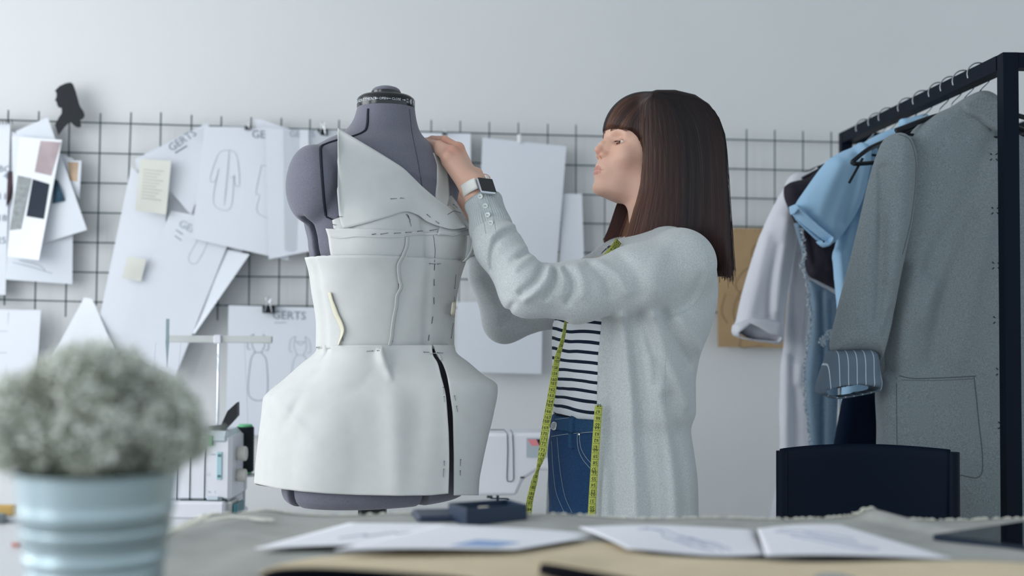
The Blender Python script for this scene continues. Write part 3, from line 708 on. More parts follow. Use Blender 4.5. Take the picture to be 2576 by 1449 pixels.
def skirt_part(name, kind):
    nv = 80; XY = []
    for i in range(nv):
        v = i/(nv-1); y = 868+v*(1247-868); row = []
        xl, xr, sl, sr = [spl(q)(y) for q in (Lr, Rr, SLl, SLr)]
        n = {'front': 210, 'side': 40, 'back': 60}[kind]
        for j in range(n):
            t = j/(n-1); front = kind != 'back'
            if kind == 'front': x = xl+(sl-xl)*(1-math.cos(t*math.pi/2)); yb = hem_l(x)
            elif kind == 'side': x = sr+(xr-sr)*math.sin(t*math.pi/2); yb = 1246
            else: x = (xl+xr)/2+(xr-xl)/2*math.cos(t*math.pi); yb = 1243 if t < .5 else float(np.interp(t, (.5,1), (1240,1217)))
            yy = 868+v*(yb-868); D = DM+(-1 if front else 1)*skirt_surf(x, yy, xl, xr, dep_f(yy)*(1 if front else .8)); row.append((x, yy, D))
        XY.append(row)
    A = np.array(XY)
    if kind != 'back':
        base = A[:,:,2].copy(); edge = base.copy()
        for i in range(nv):
            for j in range(A.shape[1]):
                h = cast(FB, A[i,j,0], A[i,j,1], .0)
                if h is not None: base[i,j] = min(base[i,j], h[0][1]-.010)
        D = base.copy()
        for _ in range(45):
            q = np.pad(D, 1, mode='edge'); D = np.minimum((q[:-2,1:-1]+q[2:,1:-1]+q[1:-1,:-2]+q[1:-1,2:]+D*2)/6, base)
        f_ = np.array([[folds(A[i,j,0], A[i,j,1], 0, 0) for j in range(A.shape[1])] for i in range(nv)])
        k0 = 0 if kind == 'front' else A.shape[1]-1; D[:,k0] = edge[:,k0]; A[:,:,2] = D-f_*np.minimum(1, np.arange(A.shape[1])/12 if kind == 'front' else 1)
    G = np.array([[PX(*A[i,j]) for j in range(A.shape[1])] for i in range(nv)])
    mb = MB(); mb.grid(G, .0018 if kind != 'back' else -.0018); return mb.build(name, m_musl, toile, True)
sk1 = skirt_part('peplum_front', 'front'); sk2 = skirt_part('peplum_side', 'side'); sk3 = skirt_part('peplum_back', 'back')
GB = bvh_of(form, b1, b2, b3, lap, strap, side, sk1, sk2)
# folded seam allowances that stand up from the cloth
def flap(name, pts, wpx, out, mat=None, bvh=None):
    P = smoothpath(np.array(pts, float), 6); G = np.zeros((len(P), 5, 3))
    for i, (a, b) in enumerate(P):
        c = cast(bvh or GB, a, b, .0)
        if c is None: c = (PX(a, b, 2.4), -ray(a, b)/1.0)
        t_ = i/(len(P)-1); ww = wpx*math.sin(math.pi*min(1,max(.12,t_*1.0))**.7) if wpx > 0 else wpx; ww = max(abs(ww), 3)*(1 if wpx > 0 else -1)
        for k in range(5):
            s = k/4; p = PX(a+ww*s, b, c[0][1]-out*math.sin(s*math.pi*.5)-.001); G[i,k] = p
    mb = MB(); mb.grid(G, .0012); return mb.build(name, mat or m_musl, toile, True)
flap('seam_flap', [(1030,596),(1028,620),(1018,645),(1008,668),(1010,700),(1014,722),(1004,745),(1002,770),(996,800),(992,830),(990,850),(985,868)], -9, .010)
flap('seam_flap', [(825,735),(833,765),(840,790),(850,810),(858,830),(856,850),(850,868)], 12, .008, m_sel)
flap('seam_flap', [(1158,672),(1152,700),(1150,730),(1147,770),(1143,810),(1140,850),(1136,872)], -11, .008, m_sel)
flap('seam_flap', [(1196,606),(1192,630),(1180,650),(1164,664)], -8, .006)
flap('dart', [(1088,890),(1096,888),(1108,892),(1114,905)], -7, .006)
surf_tube('raw_edge', GB, [(832,595),(860,598),(900,594),(950,596),(1000,596),(1040,590),(1080,590),(1110,588),(1140,592),(1165,585),(1193,588)], .0013, m_musl, toile, .0012)
surf_tube('seam_line', GB, [(1090,592),(1094,625),(1093,660)], .0004, m_thread, toile, .0004)
surf_tube('seam_line', GB, [(1126,540),(1142,531),(1158,536)], .0004, m_thread, toile, .0004)
def pin(a, b, nm='pin', r=.00048, head=True, mat=None):
    P = on_surf(GB, [a, ((a[0]+b[0])/2,(a[1]+b[1])/2), b], .0014, 2.4); mb = MB(); mb.tube(P, r, 6)
    if head: mb.lathe([(0,-.0011),(.0008,-.0007),(.0011,0),(.0008,.0007),(0,.0011)], P[0], 8)
    mb.build(nm, mat or m_pin, toile)
for a, b in [((983,501),(998,500)),((1007,499),(1016,499)),((850,545),(862,545)),((838,565),(846,566)),((1022,540),(1028,550)),((1030,558),(1034,570)),((1074,540),(1082,547)),((1103,562),(1095,556)),((1140,515),(1150,524)),((1180,578),(1170,579)),((958,589),(976,586)),((992,587),(1008,586)),((1020,585),(1034,584)),((1050,582),(1062,581)),((1082,580),(1100,577)),((1080,663),(1096,664)),((1100,664),(1108,663)),((1143,725),(1146,690)),((1141,780),(1143,745)),((1134,850),(1139,812)),((857,817),(860,835)),((862,845),(864,858)),((1002,715),(1001,730)),((985,845),(988,860)),((938,883),(922,884)),((950,882),(955,882)),((1066,886),(1080,887)),((1100,888),(1114,889)),((1115,975),(1116,992)),((1117,998),(1118,1012)),((1143,996),(1146,1008)),((1148,1022),(1151,1036)),((1117,1160),(1117,1172)),((1116,1180),(1115,1200)),((1158,1156),(1157,1172)),((1157,1184),(1157,1196)),((798,874),(806,873))]:
    pin(a, b)
for a, b in [((1093,664),(1092,680)),((1091,702),(1091,719)),((1090,748),(1091,765)),((1088,796),(1085,814)),((1079,842),(1077,857)),((935,590),(946,588)),((1025,541),(1031,556))]:
    pin(a, b, 'basting_stitch', .0006, False, m_thread)
# ================================================================ the woman
HN = PX(1527, 343, 2.60); ya = math.radians(21); pa = math.radians(15)
f0 = np.array([-math.cos(ya), -math.sin(ya), 0]); HL = np.array([math.sin(ya), -math.cos(ya), 0]); zz = np.array([0,0,1.0])
HF = f0*math.cos(pa)+zz*math.sin(pa); HU = zz*math.cos(pa)-f0*math.sin(pa)
HR = np.stack([HF, HL, HU], 1).astype(np.float32)
def HP(f, l, u): return HN+HF*f+HL*l+HU*u
def sym(pts): return pts
FB_ = [(-.135,-.055,.02),(-.129,-.020,.028),(-.124,-.010,.034),(-.116,-.005,.040),(-.1,-.0045,.047),(-.08,-.0035,.0535),(-.065,-.003,.058),(-.05,-.0055,.062),(-.035,-.011,.0655),(-.02,-.0145,.067),(0,-.010,.067),(.015,-.007,.067),(.03,-.006,.068),(.05,-.012,.068)]
def head_local(p):
    """p: local (forward, left, up)"""
    f, l, u = p[:,0], p[:,1], p[:,2]; al = np.abs(l); q = np.stack([f, al, u], 1).astype(np.float32)
    F, Wd = interp_rows(FB_, u); xc = -.068; E = F-xc
    back = np.interp(u, [-.135,-.11,-.08,-.04,.05], [.012,.030,.045,.06,.08])
    X = np.where(f > xc, (f-xc)/E, (f-xc)/back); pw = 2.15
    rr = (np.abs(X)**pw+(al/Wd)**pw)**(1/pw)+1e-6
    gx = np.where(f > xc, 1/E, 1/back); g = np.sqrt((X*gx)**2+(al/Wd**2)**2)/rr+1e-6
    d = (rr-1)/np.maximum(g, 8.0)
    d = smax(d, u-.05, .02); d = smax(d, -.131-u, .014)
    d = smin(d, ell(q, (-.091,0,.030), (.086,.074,.086)), .03)
    d = smin(d, ell(q, (-.012,0,-.074), (.0165,.026,.026)), .018)           # muzzle
    d = smin(d, ell(q, (-.016,0,-.1165), (.0165,.019,.0150)), .014)         # chin
    d = smin(d, ell(q, (-.030,.040,-.040), (.016,.020,.020)), .022)         # cheekbone
    d = smin(d, rc(q, (-.013,.008,.010), (-.024,.046,.008), .0075, .007), .014)  # brow ridge
    # eye socket and lids
    d = smax(d, -ell(q, (-.004,.032,-.006), (.0140,.0170,.0105)), .012)
    eye = np.linalg.norm(q-np.array([-.0300,.0315,-.0095], np.float32), axis=1)-.0132
    d = smin(d, eye, .005)
    # nose
    d = smin(d, chain(q, [(-.0085,0,.004),(-.0010,0,-.009),(.0062,0,-.0205),(.0115,0,-.0350)], [.0052,.0058,.0064,.0078], .004), .009)
    d = smin(d, chain(q, [(.0108,0,-.036),(.003,.0015,-.0475),(-.002,0,-.054)], [.0078,.0050,.0045], .003), .005)
    d = smin(d, ell(q, (-.012,.006,-.028), (.016,.0105,.022)), .008)
    d = smin(d, ell(q, (-.0035,.0110,-.0455), (.0125,.0072,.0084)), .005)
    d = smax(d, -ell(q, (.0050,.0066,-.0520), (.0075,.0024,.0040), np.array([[.9,0,.43],[0,1,0],[-.43,0,.9]])), .002)
    # lips
    up = chain(q, [(.0028,0,-.0758),(.0030,.0045,-.0748),(.0005,.013,-.0765),(-.0078,.0250,-.0803)], [.0043,.0046,.0036,.0010], .002)
    lo_ = chain(q, [(.0015,0,-.0848),(.0014,.006,-.0848),(-.0006,.014,-.0838),(-.0080,.0245,-.0815)], [.0046,.0044,.0034,.0010], .002)
    d = smin(d, up, .0022); d = smin(d, lo_, .0022)
    d = smax(d, -chain(q, [(.0078,0,-.0797),(.0052,.011,-.0800),(-.0040,.0255,-.0810)], [.0010,.0009,.0009]), .0018)
    d = smin(d, ell(q, (-.115,.070,-.035), (.017,.008,.030)), .006)         # ear
    # eye opening
    ap = ell(q, (-.0185,.0335,-.0135), (.0090,.0132,.0047), np.array([[1,0,0],[0,.97,.24],[0,-.24,.97]]).T)
    d = smax(d, -np.maximum(ap, eye-.004), .0012)
    return d, up, lo_
def head_sdf(P): return head_local((P-HN.astype(np.float32)) @ HR)[0]
# skeleton
NS, FS = PX(1700,662,2.43), PX(1545,672,2.72); NE, FE = PX(1322,730,2.32), PX(1268,810,2.66)
NW, FWr = PX(1198,474,2.42), PX(1188,560,2.66)
BL = (NS-FS); BL[2] = 0; BL /= np.linalg.norm(BL); BF = np.array([BL[1], -BL[0], 0.0])
BD = 2.57
NB0, NB1 = PX(1632,470,2.60), PX(1655,640,2.585)
def hand_near(P):
    W_ = PX(1196,470,2.42)
    mc = [PX(1153,374,2.465), PX(1137,382,2.440), PX(1126,396,2.430), PX(1127,408,2.445)]
    fing = [[mc[0],PX(1118,353,2.475),PX(1088,352,2.50),PX(1066,358,2.515)],
            [mc[1],PX(1104,366,2.450),PX(1082,362,2.48),PX(1064,357,2.505)],
            [mc[2],PX(1104,380,2.450),PX(1085,369,2.48),PX(1068,359,2.51)],
            [mc[3],PX(1110,392,2.480),PX(1094,380,2.505),PX(1078,370,2.525)]]
    wst = [PX(1184,446,2.455), PX(1186,456,2.435), PX(1183,468,2.425), PX(1180,478,2.43)]
    d = None
    for a, b, r0, r1 in zip(wst, mc, (.0155,.016,.016,.014), (.0125,.013,.0125,.0115)):
        e = rc(P, a, b, r0, r1); d = e if d is None else smin(d, e, .016)
    for i, fg in enumerate(fing):
        r = [(.0112,.0096,.0088,.0075),(.0115,.0100,.0088,.0076),(.0112,.0094,.0083,.0072),(.0098,.0084,.0075,.0062)][i]
        e = chain(P, fg, r, .003); d = smin(d, e, .006)
        d = smin(d, np.linalg.norm(P-(fg[0]-np.array([0,.004,-.001])).astype(np.float32), axis=1)-.0105, .006)
    th = chain(P, [PX(1196,440,2.47),PX(1168,428,2.52),PX(1120,405,2.54),PX(1092,382,2.545)], [.0165,.0135,.0105,.0085], .006)
    d = smin(d, th, .010)
    d = smin(d, ell(P, PX(1217,449,2.45), (.014,.014,.010)), .012)
    return smin(d, chain(P, [W_, PX(1208,505,2.42), NE], [.0255,.027,.040], .01), .02)
def hand_far(P):
    d = chain(P, [FE, PX(1200,600,2.66), PX(1186,545,2.655)], [.035,.028,.026])
    mc = [PX(1138,470,2.64), PX(1140,482,2.655), PX(1144,494,2.67), PX(1150,505,2.68)]
    for k, m in enumerate(mc):
        d = smin(d, rc(P, PX(1184,545-6*k,2.655), m, .0150, .0125), .015)
        t1, t2 = m+np.array([-.030,-.010,.020]), m+np.array([-.045,-.028,.014]); d = smin(d, chain(P, [m, t1, t2], [.011,.0095,.0080], .003), .006)
    return smin(d, chain(P, [PX(1182,545,2.64), PX(1165,520,2.60), PX(1146,498,2.59)], [.015,.0125,.0095], .005), .01)
def body_sdf(P):
    d = head_sdf(P) if True else None
    d = smin(d, rc(P, NB0, NB1, .050, .056), .022)
    ch = stack(P, BODY, BL, BF, k=.05); d = smin(d, ch, .05)
    d = smin(d, rc(P, NB1+np.array([0,0,-.03]), NS, .045, .045), .03); d = smin(d, rc(P, NB1+np.array([0,0,-.03]), FS, .045, .045), .03)
    d = smin(d, rc(P, NS, NE, .043, .036), .02); d = smin(d, rc(P, FS, FE, .043, .036), .02)
    d = np.minimum(d, hand_near(P)); d = np.minimum(d, hand_far(P))
    return d
BODY = prow([(640,1500,1690,.75),(700,1450,1690,.78),(800,1425,1685,.75),(930,1430,1670,.75),(1040,1420,1675,.75),(1150,1410,1685,.75),(1300,1410,1690,.75),(1350,1420,1680,.75)], BD, BL)
GZ = 0.0
hip = PX(1550,1330,BD)
def feet(s): return np.array([hip[0]-.02*s, BD, 0])+BL*(.085*s)
def legs(P, r0, r1, r2, z2=.07):
    d = None
    for s in (-1,1):
        a = hip+BL*(.08*s); an = feet(s)+np.array([0,0,z2]); kn = (a+an)/2+BF*.02
        e = chain(P, [a, kn, an], [r0, r1, r2], .02); d = e if d is None else smin(d, e, .03)
    return d
def body_full(P):
    d = body_sdf(P); d = smin(d, legs(P, .075,.05,.035), .04)
    for s in (-1,1): d = smin(d, rc(P, feet(s)+np.array([0,0,.04]), feet(s)+BF*.13+np.array([0,0,.03]), .035,.028), .02)
    return d
# body mesh: fine head and hands, coarser where clothing covers it
pieces = []
hlo = HN+np.array([-.05,-.12,-.20]); hhi = HN+np.array([.28,.14,.16])
zcut = PX(1650,640,BD)[2]
for (lo_, hi_, hh, fn) in (((HN[0]-.055, 2.47, zcut), (HN[0]+.27, 2.74, HN[2]+.15), .0016, body_sdf),
                          ((-.235,2.36,PX(1200,520,2.42)[2]), (-.03,2.60,1.60), .0013, lambda P: smin(hand_near(P), np.full(len(P), 9, np.float32), .001)),
                          ((-.20,2.55,PX(1180,600,2.66)[2]), (-.06,2.72,1.55), .0022, hand_far),
                          ((-.22,2.20,.0), (.55,2.85,zcut+.006), .007, body_full)):
    v, q = sdfmesh(fn, lo_, hi_, hh); pieces.append((v, q))
V = np.concatenate([p[0] for p in pieces]); b = 0; Q = []
for v, q in pieces: Q.append(q+b); b += len(v)
Q = np.concatenate(Q)
m_skin = bpy.data.materials.new('skin'); m_skin.use_nodes = True; nt = m_skin.node_tree; bs = nt.nodes['Principled BSDF']
at = nt.nodes.new('ShaderNodeAttribute'); at.attribute_name = 'Col'; nt.links.new(at.outputs['Color'], bs.inputs['Base Color'])
bs.inputs['Roughness'].default_value = .48; bs.inputs['Subsurface Weight'].default_value = .25; bs.inputs['Subsurface Radius'].default_value = (.010,.004,.002); bs.inputs['Subsurface Scale'].default_value = 1.0; bs.inputs['Specular IOR Level'].default_value = .35
nz_ = nt.nodes.new('ShaderNodeTexNoise'); nz_.inputs['Scale'].default_value = 900; bp = nt.nodes.new('ShaderNodeBump'); bp.inputs['Strength'].default_value = .08; bp.inputs['Distance'].default_value = .0006
tcn = nt.nodes.new('ShaderNodeTexCoord'); nt.links.new(tcn.outputs['Object'], nz_.inputs['Vector']); nt.links.new(nz_.outputs[0], bp.inputs['Height']); nt.links.new(bp.outputs[0], bs.inputs['Normal'])
person = mk('woman', V, Q, m_skin, None, True, org=np.array([hip[0], BD, 0.0]))
tag(person, 'woman in grey cardigan and striped top facing left, both hands raised to the dress form', 'person')
def paint(o, V):
    P = ((V-HN) @ HR).astype(np.float32); d, up, lw = head_local(P); al = np.abs(P[:,1]); f, u = P[:,0], P[:,2]
    inh = (P[:,2] > -.16) & (P[:,0] > -.2) & (al < .1)
    skin = np.array(lin((222,180,160))[:3]); lip = np.array(lin((198,134,126))[:3]); blush = np.array(lin((205,132,112))[:3]); dark = np.array(lin((70,48,44))[:3])
    col = np.tile(skin, (len(V),1))
    def mix(c, w): nonlocal col; w = np.clip(w, 0, 1)[:,None]; col = col*(1-w)+c*w
    mix(blush, inh*.26*np.exp(-((f+.050)/.022)**2-((u+.058)/.022)**2-((al-.055)/.03)**2))
    mix(blush, inh*.45*np.exp(-((u+.043)/.010)**2)*np.exp(-(al/.018)**2))
    li = np.minimum(up, lw); mix(lip, inh*(1-np.clip((li+.0003)/.0020, 0, 1))*(al < .0258)*(f > -.016))
    e = np.sqrt(((f+.0180)/.02)**2+((al-.0335)/.0165)**2+((u+.0125)/.0075)**2); mix(np.array(lin((150,100,88))[:3]), inh*.45*np.exp(-((e-.9)/.35)**2)*(f > -.035))
    # knuckle redness
    for kp in (PX(1153,372,2.45), PX(1135,380,2.43), PX(1118,353,2.46)):
        mix(blush, .5*np.exp(-(np.linalg.norm(V-kp, axis=1)/.016)**2))
    ca = o.data.color_attributes.new('Col', 'FLOAT_COLOR', 'POINT'); ca.data.foreach_set('color', np.concatenate([col, np.ones((len(V),1))], 1).astype(np.float32).ravel())
paint(person, V)
HB = BVHTree.FromPolygons([tuple(a) for a in pieces[0][0]], [tuple(int(i) for i in f) for f in pieces[0][1]])
# eyes
m_sclera = M('eye_white', (226,220,216), .15); m_iris = M('brown_iris', (92,66,50), .1); m_pupil = M('pupil', (8,8,10), .08); m_lash = M('dark_lash', (24,16,18), .6)
for s in (1,-1):
    c = HP(-.0300, .0315*s, -.0095); look = HF*.90-HU*.30+HL*(-.12*s if s > 0 else .12); look /= np.linalg.norm(look)
    R = .0118; prof = [(R*math.sin(a), R*math.cos(a)) for a in np.linspace(.0, math.pi, 26)]
    mb = MB(); mb.cm = 0
    mb.lathe(prof, c, 32, look, cap=False)
    ang = [(i//32+.5)/25*math.pi for i in range(25*32)]; mb.mi = [2 if a < .17 else (1 if a < .50 else 0) for a in ang]
    mb.build('eye', None, person, True, mats=[m_sclera, m_iris, m_pupil])
for s in (1,-1):   # upper lashes
    mb = MB(); rl = random.Random(3)
    for k in range(34):
        t = k/33; a = np.array([-.0168-.011*t**2, (.0205+.0250*t), -.0100-.0050*t+.0024*math.sin(math.pi*t)]); base = a.copy()
        tip = base+np.array([.0065*(1-.4*t), .0035*t-.001, -.0016+.0010*math.sin(math.pi*t)])
        b0, b1, b2 = HP(base[0], base[1]*s, base[2]), HP(*( (base+(tip-base)*.5+np.array([0,0,-.0005]))*np.array([1,s,1]) )), HP(tip[0], tip[1]*s, tip[2])
        mb.tube([b0,b1,b2], [.00035,.00028,.0001], 4)
    lid = [HP(-.0166-.0115*t**2, (.0195+.0265*t)*s, -.0099-.0050*t+.0026*math.sin(math.pi*t)) for t in np.linspace(0,1,12)]
    mb.tube(lid, .00065, 5); mb.build('eyelashes', m_lash, person)
m_brow = M('brow_hair', (112,86,76), .9)
for s in (1,-1):
    mb = MB(); rl = random.Random(5)
    for k in range(170):
        t = rl.random(); l_ = .012+.042*t; u_ = .0125+.005*math.sin(t*2.2)-.006*t*t+rl.uniform(-.0042,.0042)*(1-.5*t)
        o_ = HP(.05, l_*s, u_); h, n, i_, dd = HB.ray_cast(V3(o_), V3(-HF))
        if h is None: continue
        h = np.array(h); dv = HL*s*.006+HU*.0016*(1-2*t); mb.tube([h, h+dv*.5+HF*.0009, h+dv-HF*(.001+.002*t)], [.00022,.00022,.0001], 3, cap=False)
    mb.build('eyebrow', m_brow, person)

# ---------------------------------------------------------------- clothing on her
m_card = M('heather_grey_knit', (190,196,198), .95, noise=(420,.13), bump=(650,.3,.0009), sheen=.3, spec=.12)
m_rib = M('rib_knit_grey', (182,189,192), .95, noise=(420,.06), bump=(650,.2,.0007), spec=.12)
def mstripes():
    m = M('striped_jersey', (222,225,230), .9, bump=(300,.1,.0006), spec=.15); nt = m.node_tree; N = nt.nodes; L = nt.links; b = N['Principled BSDF']
    tc = N.new('ShaderNodeTexCoord'); sp = N.new('ShaderNodeSeparateXYZ'); L.new(tc.outputs['Object'], sp.inputs[0])
    nn = N.new('ShaderNodeTexNoise'); nn.inputs['Scale'].default_value = 7; L.new(tc.outputs['Object'], nn.inputs['Vector'])
    def math_(op, a, b_): 
        n = N.new('ShaderNodeMath'); n.operation = op
        for i, x in enumerate((a, b_)):
            if x is None: continue
            if isinstance(x, (int, float)): n.inputs[i].default_value = x
            else: L.new(x, n.inputs[i])
        return n.outputs[0]
    h = math_('ADD', sp.outputs[2], math_('MULTIPLY', nn.outputs[0], .016)); h = math_('ADD', h, math_('MULTIPLY', sp.outputs[0], .10))
    fr = math_('FRACT', math_('DIVIDE', h, .0202), None); m_ = math_('LESS_THAN', fr, .33)
    mx = N.new('ShaderNodeMix'); mx.data_type = 'RGBA'; L.new(m_, mx.inputs['Factor']); mx.inputs['A'].default_value = lin((222,226,232)); mx.inputs['B'].default_value = lin((28,40,58)); L.new(mx.outputs['Result'], b.inputs['Base Color']); return m
m_stripe = mstripes()
SHIRT = prow([(585,1590,1660,.9),(620,1566,1675,.8),(680,1512,1690,.78),(760,1440,1695,.8),(820,1391,1692,.8),(900,1389,1688,.8),(980,1392,1686,.8),(1030,1394,1684,.8),(1062,1400,1680,.8)], BD, BL)
def foldmap(P, folds, D0, side=-1):
    """folds: (polyline px, depth, amp, width); + amp = ridge, - amp = crease"""
    e = np.zeros(len(P), np.float32)
    for pts, D, amp, wd in folds:
        q = np.array([PX(a, b, D) for a, b in smoothpath(np.array(pts, float), 3)]).astype(np.float32); best = np.full(len(P), 1e9, np.float32)
        A = P[:, [0,2]]
        for i in range(len(q)-1):
            a, c = q[i,[0,2]], q[i+1,[0,2]]; ba = c-a; h = np.clip(((A-a)@ba)/(ba@ba+1e-12), 0, 1)
            best = np.minimum(best, ((A-a-h[:,None]*ba)**2).sum(1))
        m = 1/(1+np.exp((P[:,1]-D-.035)/.012)); e += amp*np.exp(-best/(wd*wd))*m
    return e
sh_folds = [([(1425,808),(1412,860),(1404,950),(1400,1050)],2.45,-.006,.010),([(1440,830),(1432,900),(1426,1000)],2.43,.004,.012),([(1440,1005),(1460,1015),(1500,1040)],2.42,-.004,.008),([(1420,1010),(1450,1030)],2.43,-.003,.006)]
def shirt_sdf(P):
    d = stack(P, SHIRT, BL, BF, k=.02)
    return d-foldmap(P, sh_folds, 0)-.0015*wig(P, 45, 3)
shirt = sdfobj('striped_top', shirt_sdf, (.05,2.34,PX(1500,1075,BD)[2]), (.42,2.82,PX(1500,575,BD)[2]), .0032, m_stripe, person)
m_denim = M('blue_denim', (40,70,108), .85, noise=(700,.35), bump=(500,.3,.0008), spec=.15)
m_denim2 = M('blue_denim_waistband', (46,78,112), .85, noise=(500,.3), bump=(500,.3,.0008), spec=.15)
m_stitch = M('light_jean_stitch', (150,165,178), .8)
JEAN = prow([(1050,1393,1690,.8),(1100,1383,1700,.8),(1150,1379,1706,.8),(1230,1381,1712,.8),(1310,1385,1712,.8),(1370,1392,1706,.8)], BD, BL)
j_folds = [([(1400,1110),(1410,1180),(1425,1260),(1440,1310)],2.44,-.005,.007),([(1384,1120),(1392,1180),(1400,1250),(1420,1320)],2.50,.004,.008),([(1440,1120),(1452,1200),(1470,1310)],2.42,.003,.012)]
def jean_sdf(P):
    d = stack(P, JEAN, BL, BF, k=.012); d = smin(d, legs(P, .092,.068,.055,.05), .05); return d-foldmap(P, j_folds, 0)-.0012*wig(P, 50, 9)
jeans = sdfobj('jeans', jean_sdf, (.03,2.32,.04), (.46,2.84,PX(1500,1045,BD)[2]), .0042, m_denim, person)
def waist_sdf(P):
    d = stack(P, JEAN, BL, BF, k=.002)-.0035-foldmap(P, j_folds, 0)*.5; zt, zb = PX(1440,1048,2.42)[2]+.002, PX(1440,1093,2.42)[2]
    tl = (P[:,0]-.1)*.0; return smax(smax(d, P[:,2]-zt, .003), zb-P[:,2], .003)
wb = sdfobj('waistband', waist_sdf, (.03,2.32,.9), (.46,2.84,1.03), .003, m_denim2, person)
JB = bvh_of(jeans, wb)
def sub_tube(name, bvh, pts, r, mat, par, off=0, fb=2.45):
    mb = MB(); mb.tube(on_surf(bvh, smoothpath(np.array(pts, float), 6), off, fb), r, 5); return mb.build(name, mat, par)
sub_tube('stitching', JB, [(1388,1098),(1420,1093),(1460,1089),(1500,1086)], .0007, m_stitch, jeans, .0006)
sub_tube('stitching', JB, [(1397,1055),(1440,1051),(1500,1050)], .0006, m_stitch, jeans, .0006)
sub_tube('stitching', JB, [(1459,1090),(1459,1110),(1463,1130),(1474,1150),(1490,1168),(1500,1176)], .0007, m_stitch, jeans, .0006)
sub_tube('stitching', JB, [(1453,1092),(1453,1113),(1457,1136),(1468,1158),(1485,1178)], .0007, m_stitch, jeans, .0006)
sub_tube('stitching', JB, [(1402,1100),(1406,1150),(1412,1200),(1422,1250),(1440,1290)], .0005, m_stitch, jeans, .0006)
sub_tube('stitching', JB, [(1388,1110),(1392,1180),(1400,1240),(1420,1290)], .0005, m_stitch, jeans, .0006)
P_ = on_surf(JB, smoothpath(np.array([(1443,1052),(1442,1075),(1439,1100),(1441,1128)]), 5), .003); mb = MB()
mb.grid(np.stack([P_+np.array([-.0055,0,0]), P_+np.array([0,-.002,0]), P_+np.array([.0055,0,0])], 1), .002); mb.build('belt_loop', m_denim2, jeans)
c = cast(JB, 1396, 1072, .001); mb = MB(); nn = c[1]*.6+np.array([-.3,-.7,.1]); mb.lathe([(0,0),(.0085,0),(.009,.002),(.007,.0035),(0,.0036)], c[0], 24, nn); mb.build('button', M('silver_button', (215,218,222), .3, metal=.8), jeans)
c = cast(JB, 1458, 1093, .001); mb = MB(); mb.lathe([(0,0),(.003,0),(.003,.002),(0,.003)], c[0], 12, c[1]); mb.build('rivet', m_chrome, jeans)
# cardigan
CARD = prow([(585,1590,1720,.8),(620,1525,1770,.8),(660,1490,1790,.8),(700,1462,1796,.8),(760,1428,1795,.8),(820,1405,1782,.8),(900,1394,1752,.78),(960,1389,1742,.76),(1030,1386,1742,.76),(1075,1384,1730,.76),(1120,1381,1736,.76),(1200,1374,1746,.76),(1310,1367,1749,.76),(1500,1352,1762,.76)], BD, BL)
c_folds = [([(1560,800),(1575,900),(1588,1050),(1596,1300)],2.385,.008,.012),([(1530,830),(1540,950),(1545,1100),(1552,1310)],2.39,-.006,.012),([(1600,830),(1612,960),(1628,1150),(1645,1310)],2.375,-.008,.013),
 ([(1640,800),(1668,880),(1700,950),(1735,1020)],2.40,.009,.014),([(1665,790),(1700,860),(1735,915)],2.42,-.009,.012),([(1700,800),(1735,850),(1760,880)],2.44,.007,.012),([(1640,900),(1670,1010),(1690,1130),(1700,1310)],2.39,.008,.014),
 ([(1675,1000),(1700,1100),(1718,1200),(1728,1310)],2.41,-.008,.013),([(1610,790),(1640,870),(1655,960)],2.38,-.006,.010),([(1505,1010),(1515,1150),(1520,1300)],2.41,.004,.010),
 # near sleeve
 ([(1302,574),(1270,584),(1248,604),(1237,640),(1238,676)],2.31,-.008,.006),([(1300,560),(1262,572),(1236,596)],2.33,.006,.008),([(1330,612),(1300,628),(1276,652)],2.30,.004,.008),([(1345,640),(1322,652),(1296,676)],2.29,.005,.008),
 ([(1332,628),(1308,644)],2.30,-.005,.005),([(1365,664),(1352,694),(1336,716),(1312,736)],2.27,-.009,.007),([(1384,670),(1374,704),(1345,738),(1322,752)],2.27,.007,.008),([(1396,680),(1392,712),(1372,748)],2.27,-.007,.006),
 ([(1424,676),(1440,702),(1442,734),(1428,760)],2.28,-.006,.006),([(1410,676),(1418,706),(1410,740)],2.28,.005,.008),([(1452,670),(1466,705),(1466,740)],2.29,.004,.010),([(1507,656),(1552,692),(1574,735)],2.31,.005,.011),([(1485,664),(1520,700),(1535,740)],2.30,-.004,.010),([(1560,640),(1600,690),(1612,740)],2.32,-.004,.012),
 ([(1690,600),(1650,660),(1640,730)],2.36,.003,.018),([(1280,735),(1330,768),(1400,786)],2.28,-.003,.012),([(1760,700),(1720,770),(1680,795)],2.40,-.006,.010)]
fcf = [([(1405,812),(1330,822),(1270,800)],2.61,-.005,.009),([(1290,775),(1280,790),(1262,815)],2.62,-.005,.006),([(1205,700),(1232,750),(1250,790)],2.62,.003,.012),([(1475,665),(1520,625)],2.66,-.004,.01)]
XE = spl([(560,1560),(640,1540),(805,1516),(900,1506),(1050,1502),(1310,1500),(1520,1498)])
def sleeves(P, e=0):
    n = chain(P, [PX(1712,664,2.43), PX(1600,704,2.385), PX(1450,735,2.345), PX(1327,730,2.32)], [.068+e,.0650+e,.0560+e,.0520+e], .03)
    n = smin(n, chain(P, [PX(1327,730,2.32), PX(1252,620,2.37), PX(1228,562,2.395)], [.051+e,.0420+e,.0365+e], .03), .02)
    f = chain(P, [PX(1560,668,2.70), PX(1400,760,2.67), PX(1270,808,2.66)], [.062+e,.052+e,.046+e], .03)
    f = smin(f, chain(P, [PX(1270,808,2.66), PX(1226,690,2.66), PX(1206,618,2.66)], [.046+e,.040+e,.031+e], .02), .02)
    return n, f
zy2 = lambda y: PX(1500, y, 2.42)[2]
